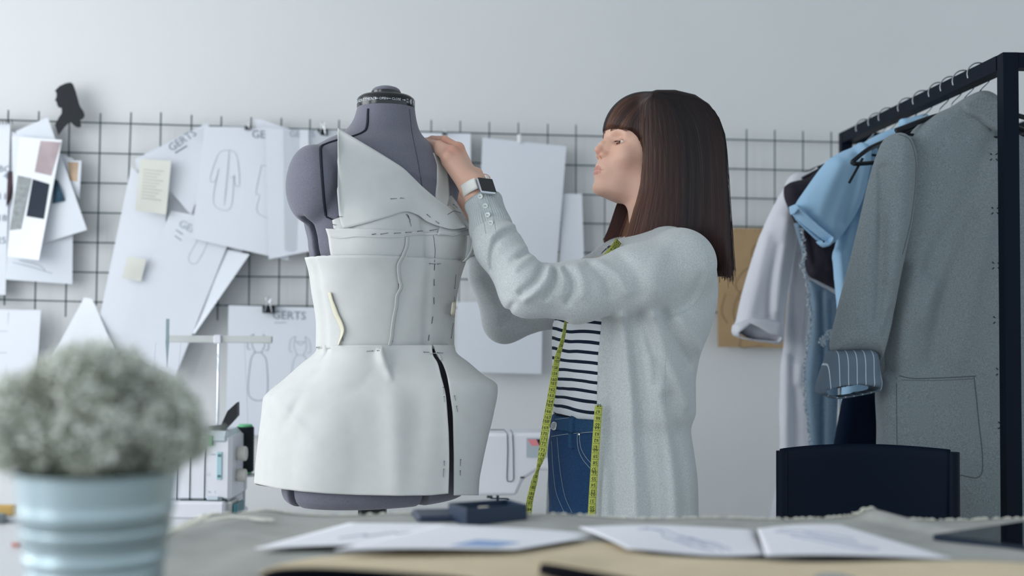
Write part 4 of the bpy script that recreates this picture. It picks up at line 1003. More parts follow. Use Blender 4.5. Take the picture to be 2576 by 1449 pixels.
YR = np.array([560,640,805,900,1050,1310,1520.]); ZR = np.array([zy2(y) for y in YR])[::-1]; XR = np.array([PX(XE(y), y, 2.40)[0] for y in YR])[::-1]
def card_sdf(P):
    e = 1.3*foldmap(P, c_folds, 0); t0 = stack(P, CARD, BL, BF, k=.02); t = t0-e; shell = smax(t, -(t+.010), .003)
    xe = np.interp(P[:,2], ZR, XR); cut = np.maximum(np.maximum(P[:,0]-xe, P[:,1]-np.interp(P[:,2], [zy2(800), zy2(720)], [2.655,2.50])), P[:,2]-zy2(600))
    shell = smax(shell, -cut, .004)
    n, f = sleeves(P); n = n-e; sh = smin(rc(P, PX(1712,664,2.43), PX(1668,628,2.56), .064, .05), rc(P, PX(1560,665,2.69), PX(1640,625,2.60), .058, .045), .02)
    sh = smax(sh, -np.maximum(P[:,0]-PX(1600,620,2.55)[0], P[:,1]-2.47), .01)
    d = smin(shell, smin(n, sh, .03), .03); d = smin(d, f, .015)
    d = smax(d, -(rc(P, NB0, NB1+np.array([.0,0,-.03]), .056, .062)), .004)
    return d-foldmap(P, fcf, 0)-.0012*wig(P, 38, 5)
cardigan = sdfobj('cardigan', card_sdf, (-.15,2.20,zy2(1500)), (.47,2.86,PX(1700,560,2.43)[2]), .0030, m_card, person)
# ribbed cuffs (own parts)
def cuff(A, B, r0, r1, nm='cuff'):
    A, B = np.array(A), np.array(B); d = (B-A)/np.linalg.norm(B-A); x = np.cross(d, (0,1.0,0)); x /= np.linalg.norm(x); y = np.cross(d, x); G = []
    n = 260
    for i in range(18):
        t = i/17; c_ = A*(1-t)+B*t; r = r0*(1-t)+r1*t+.0022*math.sin(t*7); row = []
        if i == 17: r -= .002
        for k in range(n):
            a = 2*math.pi*k/n; rr = r+.0007*math.sin(a*52)+.0018*math.sin(2*a+t*3)+.0010*math.sin(5*a+6*t)
            row.append(c_+rr*(math.cos(a)*x+math.sin(a)*y))
        G.append(row)
    mb = MB(); mb.grid(np.array(G)[:, ::-1], .0025, closed_u=True); return mb.build(nm, m_rib, cardigan, True)
cf = cuff(PX(1243,595,2.385), PX(1214,507,2.42), .0395, .0350); cuff(PX(1212,640,2.66), PX(1197,575,2.66), .034, .030)
CB = bvh_of(cf, cardigan); m_but = M('shell_button', (206,214,212), .25, coat=.3); m_hole = M('button_hole_dark', (80,86,90), .8)
for (a, b) in ((1209,494),(1220.5,519),(1227,541.5),(1234,562)):
    c = cast(CB, a, b, .0008)
    if c is None: continue
    n = c[1]*.5+np.array([-.05,-.8,.0]); n /= np.linalg.norm(n); mb = MB(); mb.lathe([(0,0),(.0052,0),(.0057,.0008),(.0055,.0019),(.0042,.0014),(0,.0014)], c[0], 24, n); bt = mb.build('cuff_button', m_but, cardigan)
    mb = MB()
    for s in (-1,1): mb.lathe([(0,0),(.0008,0),(.0008,.0006),(0,.0006)], c[0]+n*.0014+np.array([.0013*s,0,0]), 8, n)
    mb.build('button_hole', m_hole, bt)
sub_tube('button_placket', CB, [(1202,505),(1214,545),(1222,588)], .0006, m_rib, cardigan, .0004); sub_tube('button_placket', CB, [(1228,500),(1240,545),(1247,584)], .0006, m_rib, cardigan, .0004)
sub_tube('sleeve_seam', CB, [(1738,578),(1762,600),(1778,640),(1782,690),(1765,740),(1730,780),(1700,790)], .0008, m_rib, cardigan, -.0002)
sub_tube('side_seam', CB, [(1676,880),(1672,950),(1676,1020)], .0006, m_rib, cardigan, 0)
for s in (-1,1):
    p0 = feet(s); v, q = sdfmesh(lambda P: smax(smin(rc(P, p0+np.array([0,0,.05]), p0+BF*.14+np.array([0,0,.035]), .045,.036), rc(P, p0+np.array([0,0,.05]), p0+np.array([0,0,.08]), .045,.045), .02), -P[:,2], .004), p0+np.array([-.24,-.15,-.01]), p0+np.array([.12,.12,.16]), .005)
    mk('shoe', v, q, M('dark_shoe', (40,40,46), .6), person)

# ---------------------------------------------------------------- hair
m_hair = bpy.data.materials.new('dark_brown_hair'); m_hair.use_nodes = True; nt = m_hair.node_tree; bs = nt.nodes['Principled BSDF']
at = nt.nodes.new('ShaderNodeAttribute'); at.attribute_name = 'Col'; nt.links.new(at.outputs['Color'], bs.inputs['Base Color']); bs.inputs['Roughness'].default_value = .42; bs.inputs['Specular IOR Level'].default_value = .28
m_hbase = M('hair_undercoat', (30,20,22), .6, spec=.25, stretch=(60,60,4), bump=(1.2,.6,.004))
HDc = 2.605
hpoly = [(1644,236),(1690,236),(1740,248),(1775,272),(1800,308),(1814,350),(1819,420),(1821,480),(1826,560),(1832,620),(1836,684),(1820,694),(1803,692),(1790,660),(1760,640),(1700,650),(1620,650),(1563,630),(1572,590),(1590,530),(1604,480),(1612,420),(1612,386),(1606,360),(1606,320),(1610,270),(1620,244)]
hp = polypx(hpoly, HDc)
CAPC = HP(-.088, 0, .028)
bnd = chain
def hair_sdf(P):
    s2 = sdpoly(P[:,0], P[:,2], hp); T = np.interp(P[:,2], [1.22,1.34,1.42,1.56,1.70], [.075,.082,.092,.094,.085])
    yc = np.interp(P[:,2], [1.22,1.34,1.45,1.7], [2.605,2.60,2.603,2.605])
    w_ = np.abs(P[:,1]-yc)-T; d = smax(s2, w_, .05)
    inner = np.maximum(np.abs(P[:,1]-yc-.0)-(T-.022), np.maximum(P[:,2]-1.47, P[:,0]-(HN[0]+.19)))
    d = smax(d, -inner, .012)
    q = ((P-HN.astype(np.float32)) @ HR).astype(np.float32); ca = ell(q, (-.086,0,.034), (.094,.0865,.094))
    um = np.interp(q[:,0], [-.115,-.095,-.08,-.06,-.03,.0], [-.06,-.035,-.020,-.004,.012,.016]); ca = smax(ca, um-q[:,2], .004); d = smin(d, ca, .018)
    g = np.arctan2(P[:,1]-HDc, P[:,0]-CAPC[0]); return d-.0010*np.sin(g*60)*np.clip((1.68-P[:,2])*14, 0, 1)
hair = sdfobj('hair', hair_sdf, (HN[0]-.03,2.48,1.16), (.50,2.74,HN[2]+.125), .0026, m_hbase, person); hair['label'] = 'long dark brown hair with a straight fringe'
HBV = bvh_of(hair)
HV = []; HFc = []; HC = []
def strand(pts, w, rgb0, rgb1, nseg=16):
    """flat-ish triangular prism strand"""
    P = pts; m = len(P); b = len(HV); t = np.gradient(P, axis=0); t /= np.linalg.norm(t, axis=1)[:,None]+1e-9
    sd = np.cross(t, (0,1.0,0)); sd /= np.linalg.norm(sd, axis=1)[:,None]+1e-9; nd = np.cross(sd, t)
    for i in range(m):
        s = i/(m-1); ww = w*(1-.55*s**3); c = [rgb0[k]*(1-s)+rgb1[k]*s for k in range(3)]
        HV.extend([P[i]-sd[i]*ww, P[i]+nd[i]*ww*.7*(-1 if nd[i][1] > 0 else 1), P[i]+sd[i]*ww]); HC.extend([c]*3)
    for i in range(m-1):
        for k in range(2): HFc.append((b+i*3+k, b+i*3+k+1, b+i*3+3+k+1, b+i*3+3+k))
rs = np.random.default_rng(11)
dark, brown, red, gold = [np.array(lin(c)[:3]) for c in ((14,11,17),(38,23,25),(84,48,40),(146,104,80))]
def family(A, B, n, wl, dmax=None, s0=0, s1=1, jit=4, off=.001, cmix=None, fixedD=None, w=.0010, len_j=8):
    A = smoothpath(np.array(A, float), 4); B = smoothpath(np.array(B, float), 4); m = len(A); B = B[np.linspace(0, len(B)-1, m).round().astype(int)]
    for k in range(n):
        s = rs.uniform(s0, s1); p2 = A*(1-s)+B*s; ph = rs.uniform(0, 6.28); tt = np.linspace(0, 1, m)
        cl = np.round(s*26)/26; p2 = A*(1-(s*.55+cl*.45))+B*(s*.55+cl*.45)          # locks
        p2[:,0] += rs.normal()*jit*tt*.5+np.sin(tt*3+ph)*jit*.35; p2[-1,1] += rs.normal()*len_j; p2[-2,1] += 0
        P = []; D = fixedD if fixedD else None; o = off+rs.uniform(0, .0035)
        for (a, b) in p2:
            c = cast(HBV, a, b, 0) if not fixedD else None
            if c is not None: Dn = c[0][1]-o; D = Dn if D is None or abs(Dn-D) < .05 else D
            if D is None: D = HDc
            P.append(PX(a, b, D))
        P = np.array(P); P[1:-1,1] = (P[:-2,1]+P[1:-1,1]*2+P[2:,1])/4-.0005
        c0, c1 = cmix(s) if cmix else (dark, brown); v = rs.uniform(.65, 1.35)
        strand(P, w*rs.uniform(.6,1.3), c0*v, c1*v)
sideA = [(1640,238),(1618,262),(1612,320),(1616,390),(1610,460),(1592,530),(1574,590),(1562,626)]
sideM = [(1655,236),(1690,262),(1716,330),(1726,410),(1728,480),(1724,550),(1720,610),(1712,660)]
sideB = [(1660,233),(1742,246),(1790,280),(1814,340),(1822,420),(1828,520),(1834,610),(1838,690)]
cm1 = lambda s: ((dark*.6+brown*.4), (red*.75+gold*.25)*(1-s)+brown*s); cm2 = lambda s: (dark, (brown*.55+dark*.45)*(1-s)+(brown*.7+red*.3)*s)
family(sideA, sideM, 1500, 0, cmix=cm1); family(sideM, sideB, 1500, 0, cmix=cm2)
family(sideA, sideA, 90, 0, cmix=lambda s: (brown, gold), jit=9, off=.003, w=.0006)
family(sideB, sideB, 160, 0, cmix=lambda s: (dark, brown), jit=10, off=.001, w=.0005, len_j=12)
frA = [(1640,235),(1594,242),(1558,261),(1537,290),(1528,316),(1527,337)]; frM = [(1645,237),(1610,256),(1584,282),(1566,306),(1556,322),(1551,338)]; frB = [(1652,237),(1636,266),(1620,304),(1612,340),(1612,372),(1616,394)]
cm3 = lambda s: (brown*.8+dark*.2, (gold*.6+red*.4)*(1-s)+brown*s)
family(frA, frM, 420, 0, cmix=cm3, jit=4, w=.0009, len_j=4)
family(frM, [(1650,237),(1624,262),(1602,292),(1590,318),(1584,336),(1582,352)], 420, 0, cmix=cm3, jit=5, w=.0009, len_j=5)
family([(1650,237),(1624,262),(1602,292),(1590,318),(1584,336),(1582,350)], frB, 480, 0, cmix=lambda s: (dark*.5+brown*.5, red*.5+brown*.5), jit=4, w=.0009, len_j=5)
# far-side curtain behind the jaw
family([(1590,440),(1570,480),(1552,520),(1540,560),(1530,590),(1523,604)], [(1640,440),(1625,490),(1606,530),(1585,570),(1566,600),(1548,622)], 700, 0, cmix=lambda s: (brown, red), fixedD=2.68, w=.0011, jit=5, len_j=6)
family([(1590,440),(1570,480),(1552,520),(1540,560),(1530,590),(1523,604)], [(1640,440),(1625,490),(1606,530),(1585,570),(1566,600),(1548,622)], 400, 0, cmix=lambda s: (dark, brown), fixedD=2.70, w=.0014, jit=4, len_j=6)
so = mk('hair_strands', np.array(HV), np.array(HFc), m_hair, person); so.parent = hair
ca = so.data.color_attributes.new('Col', 'FLOAT_COLOR', 'POINT'); ca.data.foreach_set('color', np.concatenate([np.array(HC), np.ones((len(HC),1))], 1).astype(np.float32).ravel())

# ---------------------------------------------------------------- watch and tape
m_wstrap = M('white_rubber_strap', (232,232,228), .5); m_alu = M('silver_watch_case', (200,205,212), .25, metal=.9)
watch = empty('smartwatch', PX(1205,500,2.41)); tag(watch, 'square smartwatch with white strap on the raised wrist', 'watch')
c0 = PX(1225,466,2.378); e1 = PX(1238,448,2.396)-PX(1197,443,2.376); e1 /= np.linalg.norm(e1); e2 = PX(1210,484,2.356)-PX(1197,443,2.376); e2 -= e1*(e1@e2); e2 /= np.linalg.norm(e2); e3 = np.cross(e1, e2)
if e3[1] > 0: e3 = -e3
Rw = np.stack([e1, e2, e3], 1); mb = MB(); mb.box(c0-e3*.004, (.0370,.0375,.0095), Rw, bev=.0030); mb.build('watch_case', m_alu, watch)
mb = MB(); mb.box(c0+e3*.0010, (.0340,.0345,.0016), Rw, bev=.0007); mb.build('watch_screen', m_screen, watch)
wc = PX(1197,470,2.42); wd_ = PX(1211,505,2.42)-PX(1186,440,2.425); wd_ /= np.linalg.norm(wd_); G = []
wx = (c0-e3*.008)-wc; wx -= wd_*(wx@wd_); rx = np.linalg.norm(wx); wx /= rx; wy = np.cross(wd_, wx)
for k in range(50):
    a = .42+(2*math.pi-.84)*k/49; row = []
    for j in range(5):
        hw = .0115*(1 if k < 30 else 1); r_ = (rx-.001)*abs(math.cos(a))+.0300*abs(math.sin(a)) if False else math.hypot(max(rx,.030)*math.cos(a), .0305*math.sin(a))
        row.append(wc+wd_*((j/4-.5)*2*hw+.001)+wx*(max(rx,.030)*math.cos(a))+wy*(.0305*math.sin(a)))
    G.append(row)
mb = MB(); mb.grid(np.array(G), -.0018); mb.build('watch_strap', m_wstrap, watch, True)
# tape measure round her neck
m_tape = M('yellow_green_tape', (184,192,88), .6, noise=(6,.05)); m_tink = M('black_tape_print', (30,40,30), .7)
tape = empty('tape_measure', PX(1440,1300,2.4)); tag(tape, 'yellow-green tape measure hanging around the woman\'s neck down both sides', 'tape measure')
def tapestrip(path, wfn, nums, flipn=False, name='tape_strand', N_=10):
    P = smoothpath(np.array(path, float), N_); L_, R_ = [], []
    W3 = np.array([PX(a, b, D) for a, b, D in P]); T = np.gradient(W3, axis=0); T /= np.linalg.norm(T, axis=1)[:,None]; tt = np.linspace(0, 1, len(P)); G = []
    S = []
    for i in range(len(P)):
        ang = wfn(tt[i]); base = np.cross(T[i], (0,-1.0,0)); base /= np.linalg.norm(base); nrm = np.cross(base, T[i]); s = base*math.cos(ang)+nrm*math.sin(ang)
        if s[0] < 0 and abs(ang) < 1.4: s = -s
        S.append(s); G.append([W3[i]-s*.008, W3[i]-s*.003, W3[i]+s*.003, W3[i]+s*.008])
    mb = MB(); mb.grid(np.array(G), .0007); st = mb.build(name, m_tape, tape, True)
    cum = np.concatenate([[0], np.cumsum(np.linalg.norm(np.diff(W3, axis=0), axis=1))]); VV = []; FF = []; 
    for k, nstr in enumerate(nums):
        q = .006+k*.0110
        if q > cum[-1]-.004: break
        i = int(np.interp(q, cum, np.arange(len(cum)))); p = W3[i]; s = S[i]; t = T[i]; n = np.cross(s, t)
        if n[1] > 0: n = -n
        v, f = text_mesh(nstr, .0095); v = v-np.array([v[:,0].mean(), v[:,1].mean(), 0]); sg = -1 if flipn else 1; b = len(VV)
        for w_ in v: VV.append(p+s*w_[0]*sg-t*w_[1]*sg+n*.0012)
        FF += [tuple(x+b for x in y) for y in f]; b = len(VV); h = t*.0055
        VV += [p+h-s*.0075+n*.0011, p+h+s*.0075+n*.0011, p+h+s*.0075+t*.0005+n*.0011, p+h-s*.0075+t*.0005+n*.0011]; FF.append((b,b+1,b+2,b+3))
        for j in range(1,10,1):
            b = len(VV); hh = t*(.0055-.0011*j); VV += [p+hh-s*.0078+n*.0011, p+hh-s*.0066+n*.0011, p+hh-s*.0066+t*.0002+n*.0011, p+hh-s*.0078+t*.0002+n*.0011]; FF.append((b,b+1,b+2,b+3))
    mk('tape_numbers', VV, FF, m_tink, st, False)
tapestrip([(1424,800,2.37),(1416,850,2.38),(1402,900,2.385),(1394,950,2.385),(1386,1000,2.385),(1377,1050,2.385),(1369,1100,2.385),(1364,1140,2.385),(1351,1185,2.385),(1339,1230,2.385),(1331,1270,2.385),(1326,1335,2.385)],
          lambda t: float(np.interp(t, [0,.12,.3,.62,.68,.72,.78,1], [1.25,1.0,.35,.15,.8,1.2,.7,.5])), [str(x) for x in range(149,196)])
tapestrip([(1506,1020,2.388),(1500,1100,2.385),(1495,1180,2.382),(1490,1260,2.380),(1486,1345,2.378)], lambda t: .25, [str(x) for x in range(68,38,-1)], True)
tapestrip([(1556,606,2.50),(1543,626,2.455),(1524,648,2.44),(1507,668,2.43),(1490,700,2.44)], lambda t: .2, ['169','168','167','166','165','164','163'], True)
# tape round the nape, hidden under the hair
mb = MB(); G = []
for k in range(20):
    a = math.pi*k/19; c = NB1+np.array([0,0,.0]); p = c+np.array([.068*math.sin(a)-.01, -.068*math.cos(a), -.01+.02*math.sin(a)]); G.append([p+np.array([0,0,.008]), p-np.array([0,0,.008])])
mb.grid(np.array(G), .0007); mb.build('tape_loop', m_tape, tape, True)
pcn = PX(1168,512,2.66); mb = MB(); mb.lathe([(0,-.014),(.012,-.012),(.021,-.004),(.022,.004),(.015,.012),(0,.015)], pcn, 20, (-.5,-.8,.3)); tag(mb.build('pincushion', M('yellow_green_print_cloth', (206,208,92), .9, noise=(90,.5), col2=(235,232,200)), None, True), 'small yellow-green pincushion glimpsed behind the raised wrist', 'pincushion')
# ================================================================ clothes rail, hanging garments, chair
m_rail = M('black_powder_coated_steel', (4,16,32), .55, spec=.12)
m_hook = M('chrome_hook', (190,196,202), .2, metal=1.0)
m_hang = M('black_hanger_plastic', (12,20,30), .35)
HZ = PX(2530,140,2.65)[2]
BN = PX(2524,160,2.66); BFp = atz(2133, 345, BN[2])
bd = (BFp-BN); bd[2] = 0; bl = np.linalg.norm(bd); bd /= bl; bx = np.array([-bd[1], bd[0], 0.0]); bx = bx if bx[0] > 0 else -bx
rail = empty('clothes_rail', (BN[0]+.2, (BN[1]+BFp[1])/2, 0)); tag(rail, 'black square-tube clothes rail with garments, at the right picture edge', 'clothes rail')
def beam(a, b, name, w=.034): mb = MB(); mb.bar(a, b, w, w); return mb.build(name, m_rail, rail)
RW = .46; PN, PF = BN-bd*.0, BFp+bd*0.02
for (p, nm) in ((PN-bd*.02, 'post'), (PF, 'post'), (PN-bd*.02+bx*RW, 'post'), (PF+bx*RW, 'post')):
    q = np.array([p[0], p[1], 0]); beam(q, q+np.array([0,0,BN[2]+.017]), nm, .034)
beam(PN, PF, 'hanging_bar'); beam(PN+bx*RW, PF+bx*RW, 'hanging_bar')
beam(PN-bd*.02+bx*.017, PN-bd*.02+bx*(RW-.017), 'cross_bar'); beam(PF+bx*.017, PF+bx*(RW-.017), 'cross_bar')
for p in (PN-bd*.02, PF): a = np.array([p[0], p[1], .12]); beam(a+bx*.017, a+bx*(RW-.017), 'cross_bar')
for o_ in (0, RW): a = np.array([PN[0], PN[1], .12])+bx*o_; b = np.array([PF[0], PF[1], .12])+bx*o_; beam(a, b, 'lower_bar')
def bar_at(D): t = (D-BN[1])/(BFp[1]-BN[1]); return BN+(BFp-BN)*t
def hanger(D, label, halfw=.20, drop=.075, ang=0.0, fat=.006, mat=None, hookh=.075, thin=False):
    c = bar_at(D); e = np.array([math.cos(ang), math.sin(ang), 0.0]); root = empty('clothes_hanger', c); tag(root, label, 'hanger', 'hangers on the rail')
    top = c+np.array([0,0,.019]); R_ = .0275; pts = []
    for a in np.linspace(math.radians(-20), math.radians(200), 14): pts.append(c+e*(R_*math.cos(a))+np.array([0,0,R_*math.sin(a)+.002]))
    pts = pts[::-1][::1]; pts = [c+e*(-R_*1.02)+np.array([0,0,-.004])]+pts[1:] if False else pts
    last = pts[-1]; pts += [c+e*(R_*.8)+np.array([0,0,-.018]), c+e*.006+np.array([0,0,-.034]), c+np.array([0,0,-.045]), c+np.array([0,0,-hookh])]
    mb = MB(); mb.tube(smoothpath(pts, 3), .0017, 8); mb.build('hook', m_hook, root)
    n = c+np.array([0,0,-hookh]); mb = MB(); f_ = np.cross(e, (0,0,1.0))
    P = [n-e*halfw+np.array([0,0,-drop])+f_*.012, n-e*halfw*.55+np.array([0,0,-drop*.42]), n-e*.03+np.array([0,0,-.006]), n, n+e*.03+np.array([0,0,-.006]), n+e*halfw*.55+np.array([0,0,-drop*.42]), n+e*halfw+np.array([0,0,-drop])+f_*.012]
    mb.tube(smoothpath(P, 5), fat, 8); mb.build('hanger_arm', mat or m_hang, root)
    if not thin:
        mb = MB(); P = [n-e*halfw*.98+np.array([0,0,-drop-.004]), n-e*halfw*.5+np.array([0,0,-drop-.012]), n+e*halfw*.5+np.array([0,0,-drop-.012]), n+e*halfw*.98+np.array([0,0,-drop-.004])]
        mb.tube(P, .0035, 6); mb.build('hanger_crossbar', mat or m_hang, root)
    return root
# garments as soft panels modelled in depth
def panel(name, poly, D, T, mat, parent, k=.02, folds=(), yc=None, h=.0035, wv=0.0, hollow=0, sm=6, extra=None):
    pp = polypx(poly, D, sm) if sm else polypx(poly, D); lo2 = pp.min(0)-.02; hi2 = pp.max(0)+.02
    FQ = []
    for pts, amp, wd in folds:
        q = np.array([PX(a, b, D) for a, b in smoothpath(np.array(pts, float), 3)])[:, [0,2]].astype(np.float32); FQ.append((q, amp, wd))
    def f(P):
        x, z = P[:,0], P[:,2]; s2 = sdpoly(x, z, pp); y0 = D+(yc(x, z) if yc else 0); t = np.abs(P[:,1]-y0)-T
        d = smax(s2, t, k)
        e = 0; A = P[:, [0,2]]
        for q, amp, wd in FQ:
            best = np.full(len(P), 1e9, np.float32)
            for i in range(len(q)-1):
                a, c = q[i], q[i+1]; ba = c-a; hh = np.clip(((A-a)@ba)/(ba@ba+1e-12), 0, 1); best = np.minimum(best, ((A-a-hh[:,None]*ba)**2).sum(1))
            e = e+amp*np.exp(-best/(wd*wd))
        if FQ: d = d-e*(P[:,1] < y0+.0)
        if wv: d = d-wv*wig(P, 30, 4)
        if extra is not None: d = extra(P, d)
        return d.astype(np.float32)
    return sdfobj(name, f, (lo2[0], D-T-.06-abs(hollow), lo2[1]), (hi2[0], D+T+.06, hi2[1]), h, mat, parent)
m_wool = M('grey_wool_coat', (128,138,143), .97, noise=(520,.28), bump=(700,.35,.0012), sheen=.15, spec=.08)
m_cuff = M('pinstriped_lining', (96,112,128), .8)
def stripes_x(m, pitch, frac, c1, c2, ax=0):
    nt = m.node_tree; N = nt.nodes; L = nt.links; b = N['Principled BSDF']; tc = N.new('ShaderNodeTexCoord'); sp = N.new('ShaderNodeSeparateXYZ'); L.new(tc.outputs['Object'], sp.inputs[0])
    dv = N.new('ShaderNodeMath'); dv.operation = 'DIVIDE'; L.new(sp.outputs[ax], dv.inputs[0]); dv.inputs[1].default_value = pitch
    fr = N.new('ShaderNodeMath'); fr.operation = 'FRACT'; L.new(dv.outputs[0], fr.inputs[0]); lt = N.new('ShaderNodeMath'); lt.operation = 'LESS_THAN'; L.new(fr.outputs[0], lt.inputs[0]); lt.inputs[1].default_value = frac
    mx = N.new('ShaderNodeMix'); mx.data_type = 'RGBA'; L.new(lt.outputs[0], mx.inputs['Factor']); mx.inputs['A'].default_value = lin(c1); mx.inputs['B'].default_value = lin(c2); L.new(mx.outputs['Result'], b.inputs['Base Color'])
stripes_x(m_cuff, .0195, .09, (96,112,128), (190,202,212))
m_blue = M('light_blue_cotton', (160,197,226), .85, bump=(300,.15,.0008), noise=(8,.04), spec=.15)
m_wht = M('white_linen', (214,216,224), .9, bump=(350,.2,.0008), noise=(6,.03), spec=.12)
m_dark = M('dark_brown_chiffon', (46,42,52), .8, noise=(30,.25), spec=.2)
m_navy = M('navy_black_cloth', (10,24,44), .9, spec=.1)
m_chamb = M('grey_blue_frayed_denim', (120,142,160), .92, noise=(260,.12), bump=(300,.3,.001), spec=.1)
m_fray = M('frayed_edge', (186,196,204), .95)
hanger(2.78, 'chrome-hooked hanger nearest the front post, carrying the grey coat', .20, .06)
coat = empty('wool_coat', PX(2400,1750,2.80)); tag(coat, 'long grey wool coat with stand collar and rolled striped cuff', 'coat')
DC = 2.80
body_p = [(2252,520),(2262,420),(2290,340),(2330,300),(2390,270),(2440,240),(2480,235),(2520,262),(2524,300),(2516,330),(2560,345),(2640,420),(2660,900),(2680,1600),(2220,1600),(2212,1180),(2210,940),(2225,760),(2245,620)]
cb = panel('coat_body', body_p, DC, .045, m_wool, coat, k=.035, folds=[([(2500,330),(2440,470),(2380,580),(2330,680)],-.018,.026),([(2470,420),(2400,560),(2350,680),(2300,800)],.014,.028),([(2430,560),(2370,700),(2330,900)],-.014,.024),([(2480,520),(2430,700),(2390,900)],.010,.026),([(2262,680),(2240,800),(2230,930)],-.014,.018),([(2450,560),(2440,760),(2450,940)],.004,.03),([(2300,640),(2270,760),(2262,900)],.006,.02)], wv=.002)
sl_p = [(2205,392),(2225,350),(2262,334),(2290,352),(2304,400),(2302,470),(2292,560),(2262,700),(2240,820),(2215,905),(2200,890),(2150,885),(2090,882),(2102,800),(2130,690),(2160,570),(2185,460)]
slv = panel('coat_sleeve', sl_p, DC-.045, .050, m_wool, coat, k=.055, folds=[([(2212,430),(2205,560),(2200,700),(2192,800)],-.010,.012),([(2250,400),(2240,560),(2225,700)],.008,.018),([(2180,560),(2160,680),(2145,800)],.006,.016),([(2230,780),(2210,840)],-.004,.010)])
CBV = bvh_of(cb, slv)
cuffp = [(2088,882),(2140,880),(2195,884),(2206,930),(2211,975),(2195,986),(2150,996),(2100,1003),(2075,996),(2056,984),(2070,930)]
def openhole(poly, D, T, w=.007):
    pq = polypx(poly, D)
    def f(P, d):
        s = sdpoly(P[:,0], P[:,2], pq); return smax(d, -np.maximum(s, P[:,1]-(D+T-w)), .003)
    return f
cu = panel('coat_cuff', cuffp, DC-.05, .056, m_cuff, coat, k=.04, folds=[([(2080,975),(2130,968),(2200,960)],.003,.008)], extra=openhole([(2066,980),(2100,969),(2150,965),(2201,974),(2192,981),(2150,991),(2105,997),(2078,993)], DC-.05, .056), h=.003)
collar = panel('coat_collar', [(2415,262),(2445,243),(2476,233),(2505,248),(2525,270),(2523,300),(2512,330),(2490,322),(2460,300),(2430,285)], DC-.045, .012, m_wool, coat, k=.012, h=.003)
CBV = bvh_of(cb, slv, cu, collar)
m_seam = M('coat_seam', (84,92,98), .95); m_tack = M('dark_tacking_thread', (22,34,46), .9)
def seam(pts, r=.0012, mat=None, nm='coat_seam', par=None, bv=None, off=0.0, fb=2.74):
    mb = MB(); mb.tube(on_surf(bv or CBV, smoothpath(np.array(pts, float), 6), off, fb), r, 5); return mb.build(nm, mat or m_seam, par or coat)
seam([(2262,338),(2288,352),(2303,400),(2302,470),(2290,560),(2270,640)]); seam([(2262,945),(2300,952),(2380,950),(2455,946)]); seam([(2450,946),(2460,1040),(2470,1190),(2410,1195)]); seam([(2255,950),(2256,1060),(2258,1200)], .0009)
seam([(2268,956),(2350,957),(2448,953)], .0007)
for (x_, y_) in ((2500,395),(2503,530),(2505,668),(2508,805),(2515,935),(2520,1070)):
    for k, (dx, dy, ex, ey) in enumerate(((-9,-9,-5,-5),(9,-9,5,-5),(-9,9,-5,5),(9,9,5,5))): seam([(x_+dx, y_+dy),(x_+ex, y_+ey)], .0012, m_tack, 'tacking_stitch', None, None, .0008)
# next garments, each farther back along the rail
hanger(2.93, 'empty-looking black plastic hanger between coat and blue shirt, tilted forward', .185, .075, .0, .007)
hanger(2.86, 'hanger with its chrome hook second from the front post', .16, .05)
hanger(3.00, 'hanger third from the front with a thin hook', .16, .06)
hanger(3.20, 'hanger carrying the light blue shirt', .19, .06)
hanger(3.10, 'hanger with dark hook just in front of the blue shirt', .16, .06)
hanger(3.34, 'hanger carrying the dark brown blouse', .20, .07)
hanger(3.42, 'hanger with a wide black arm behind the brown blouse', .22, .09)
hanger(3.52, 'hanger nearest the far post, carrying the white linen shirt', .20, .07)
# loose black hanger drooping beside the coat shoulder
hb = empty('clothes_hanger', PX(2190,400,2.90)); tag(hb, 'black hanger sagging in front of the blue shirt with its arm end in view', 'hanger', 'hangers on the rail')
mb = MB(); mb.tube(smoothpath([PX(2290,345,2.93),PX(2240,352,2.90),PX(2190,372,2.87),PX(2150,402,2.86),PX(2145,410,2.86),PX(2160,412,2.86),PX(2215,408,2.88),PX(2260,405,2.9)], 6), .0055, 8); mb.tube(smoothpath([PX(2170,398,2.86),PX(2158,420,2.86),PX(2136,460,2.85)], 5), .0035, 6); mb.build('hanger_arm', m_hang, hb)
# black dress
bdr = panel('black_skirt', [(2120,1000),(2150,985),(2212,985),(2214,1100),(2216,1600),(2080,1600),(2098,1120)], 2.99, .03, m_navy, None, k=.03, h=.006, sm=0); tag(bdr, 'plain navy-black skirt showing below the coat cuff', 'skirt')
# blue shirt
bs_ = empty('blue_shirt', PX(2230,1300,3.12)); tag(bs_, 'light blue short-sleeved shirt hanging behind the grey coat', 'shirt')
panel('shirt_body', [(2150,372),(2200,342),(2262,318),(2310,296),(2332,300),(2400,330),(2420,700),(2420,1300),(2095,1300),(2108,1120),(2120,900),(2100,680),(2098,640),(2120,560),(2150,440)], 3.16, .030, m_blue, bs_, k=.03, folds=[([(2105,640),(2112,760),(2106,900)],.012,.015),([(2160,430),(2150,560),(2135,660)],-.008,.014)], wv=.002, h=.0045)
bsl = panel('shirt_sleeve', [(2140,372),(2166,358),(2190,376),(2186,430),(2170,500),(2140,560),(2110,600),(2086,612),(2040,580),(2005,550),(1996,524),(2030,470),(2075,410),(2110,385)], 3.11, .048, m_blue, bs_, k=.055, folds=[([(2150,400),(2138,470),(2110,560)],-.008,.014),([(2100,420),(2070,490),(2050,540)],.007,.018)], h=.004)
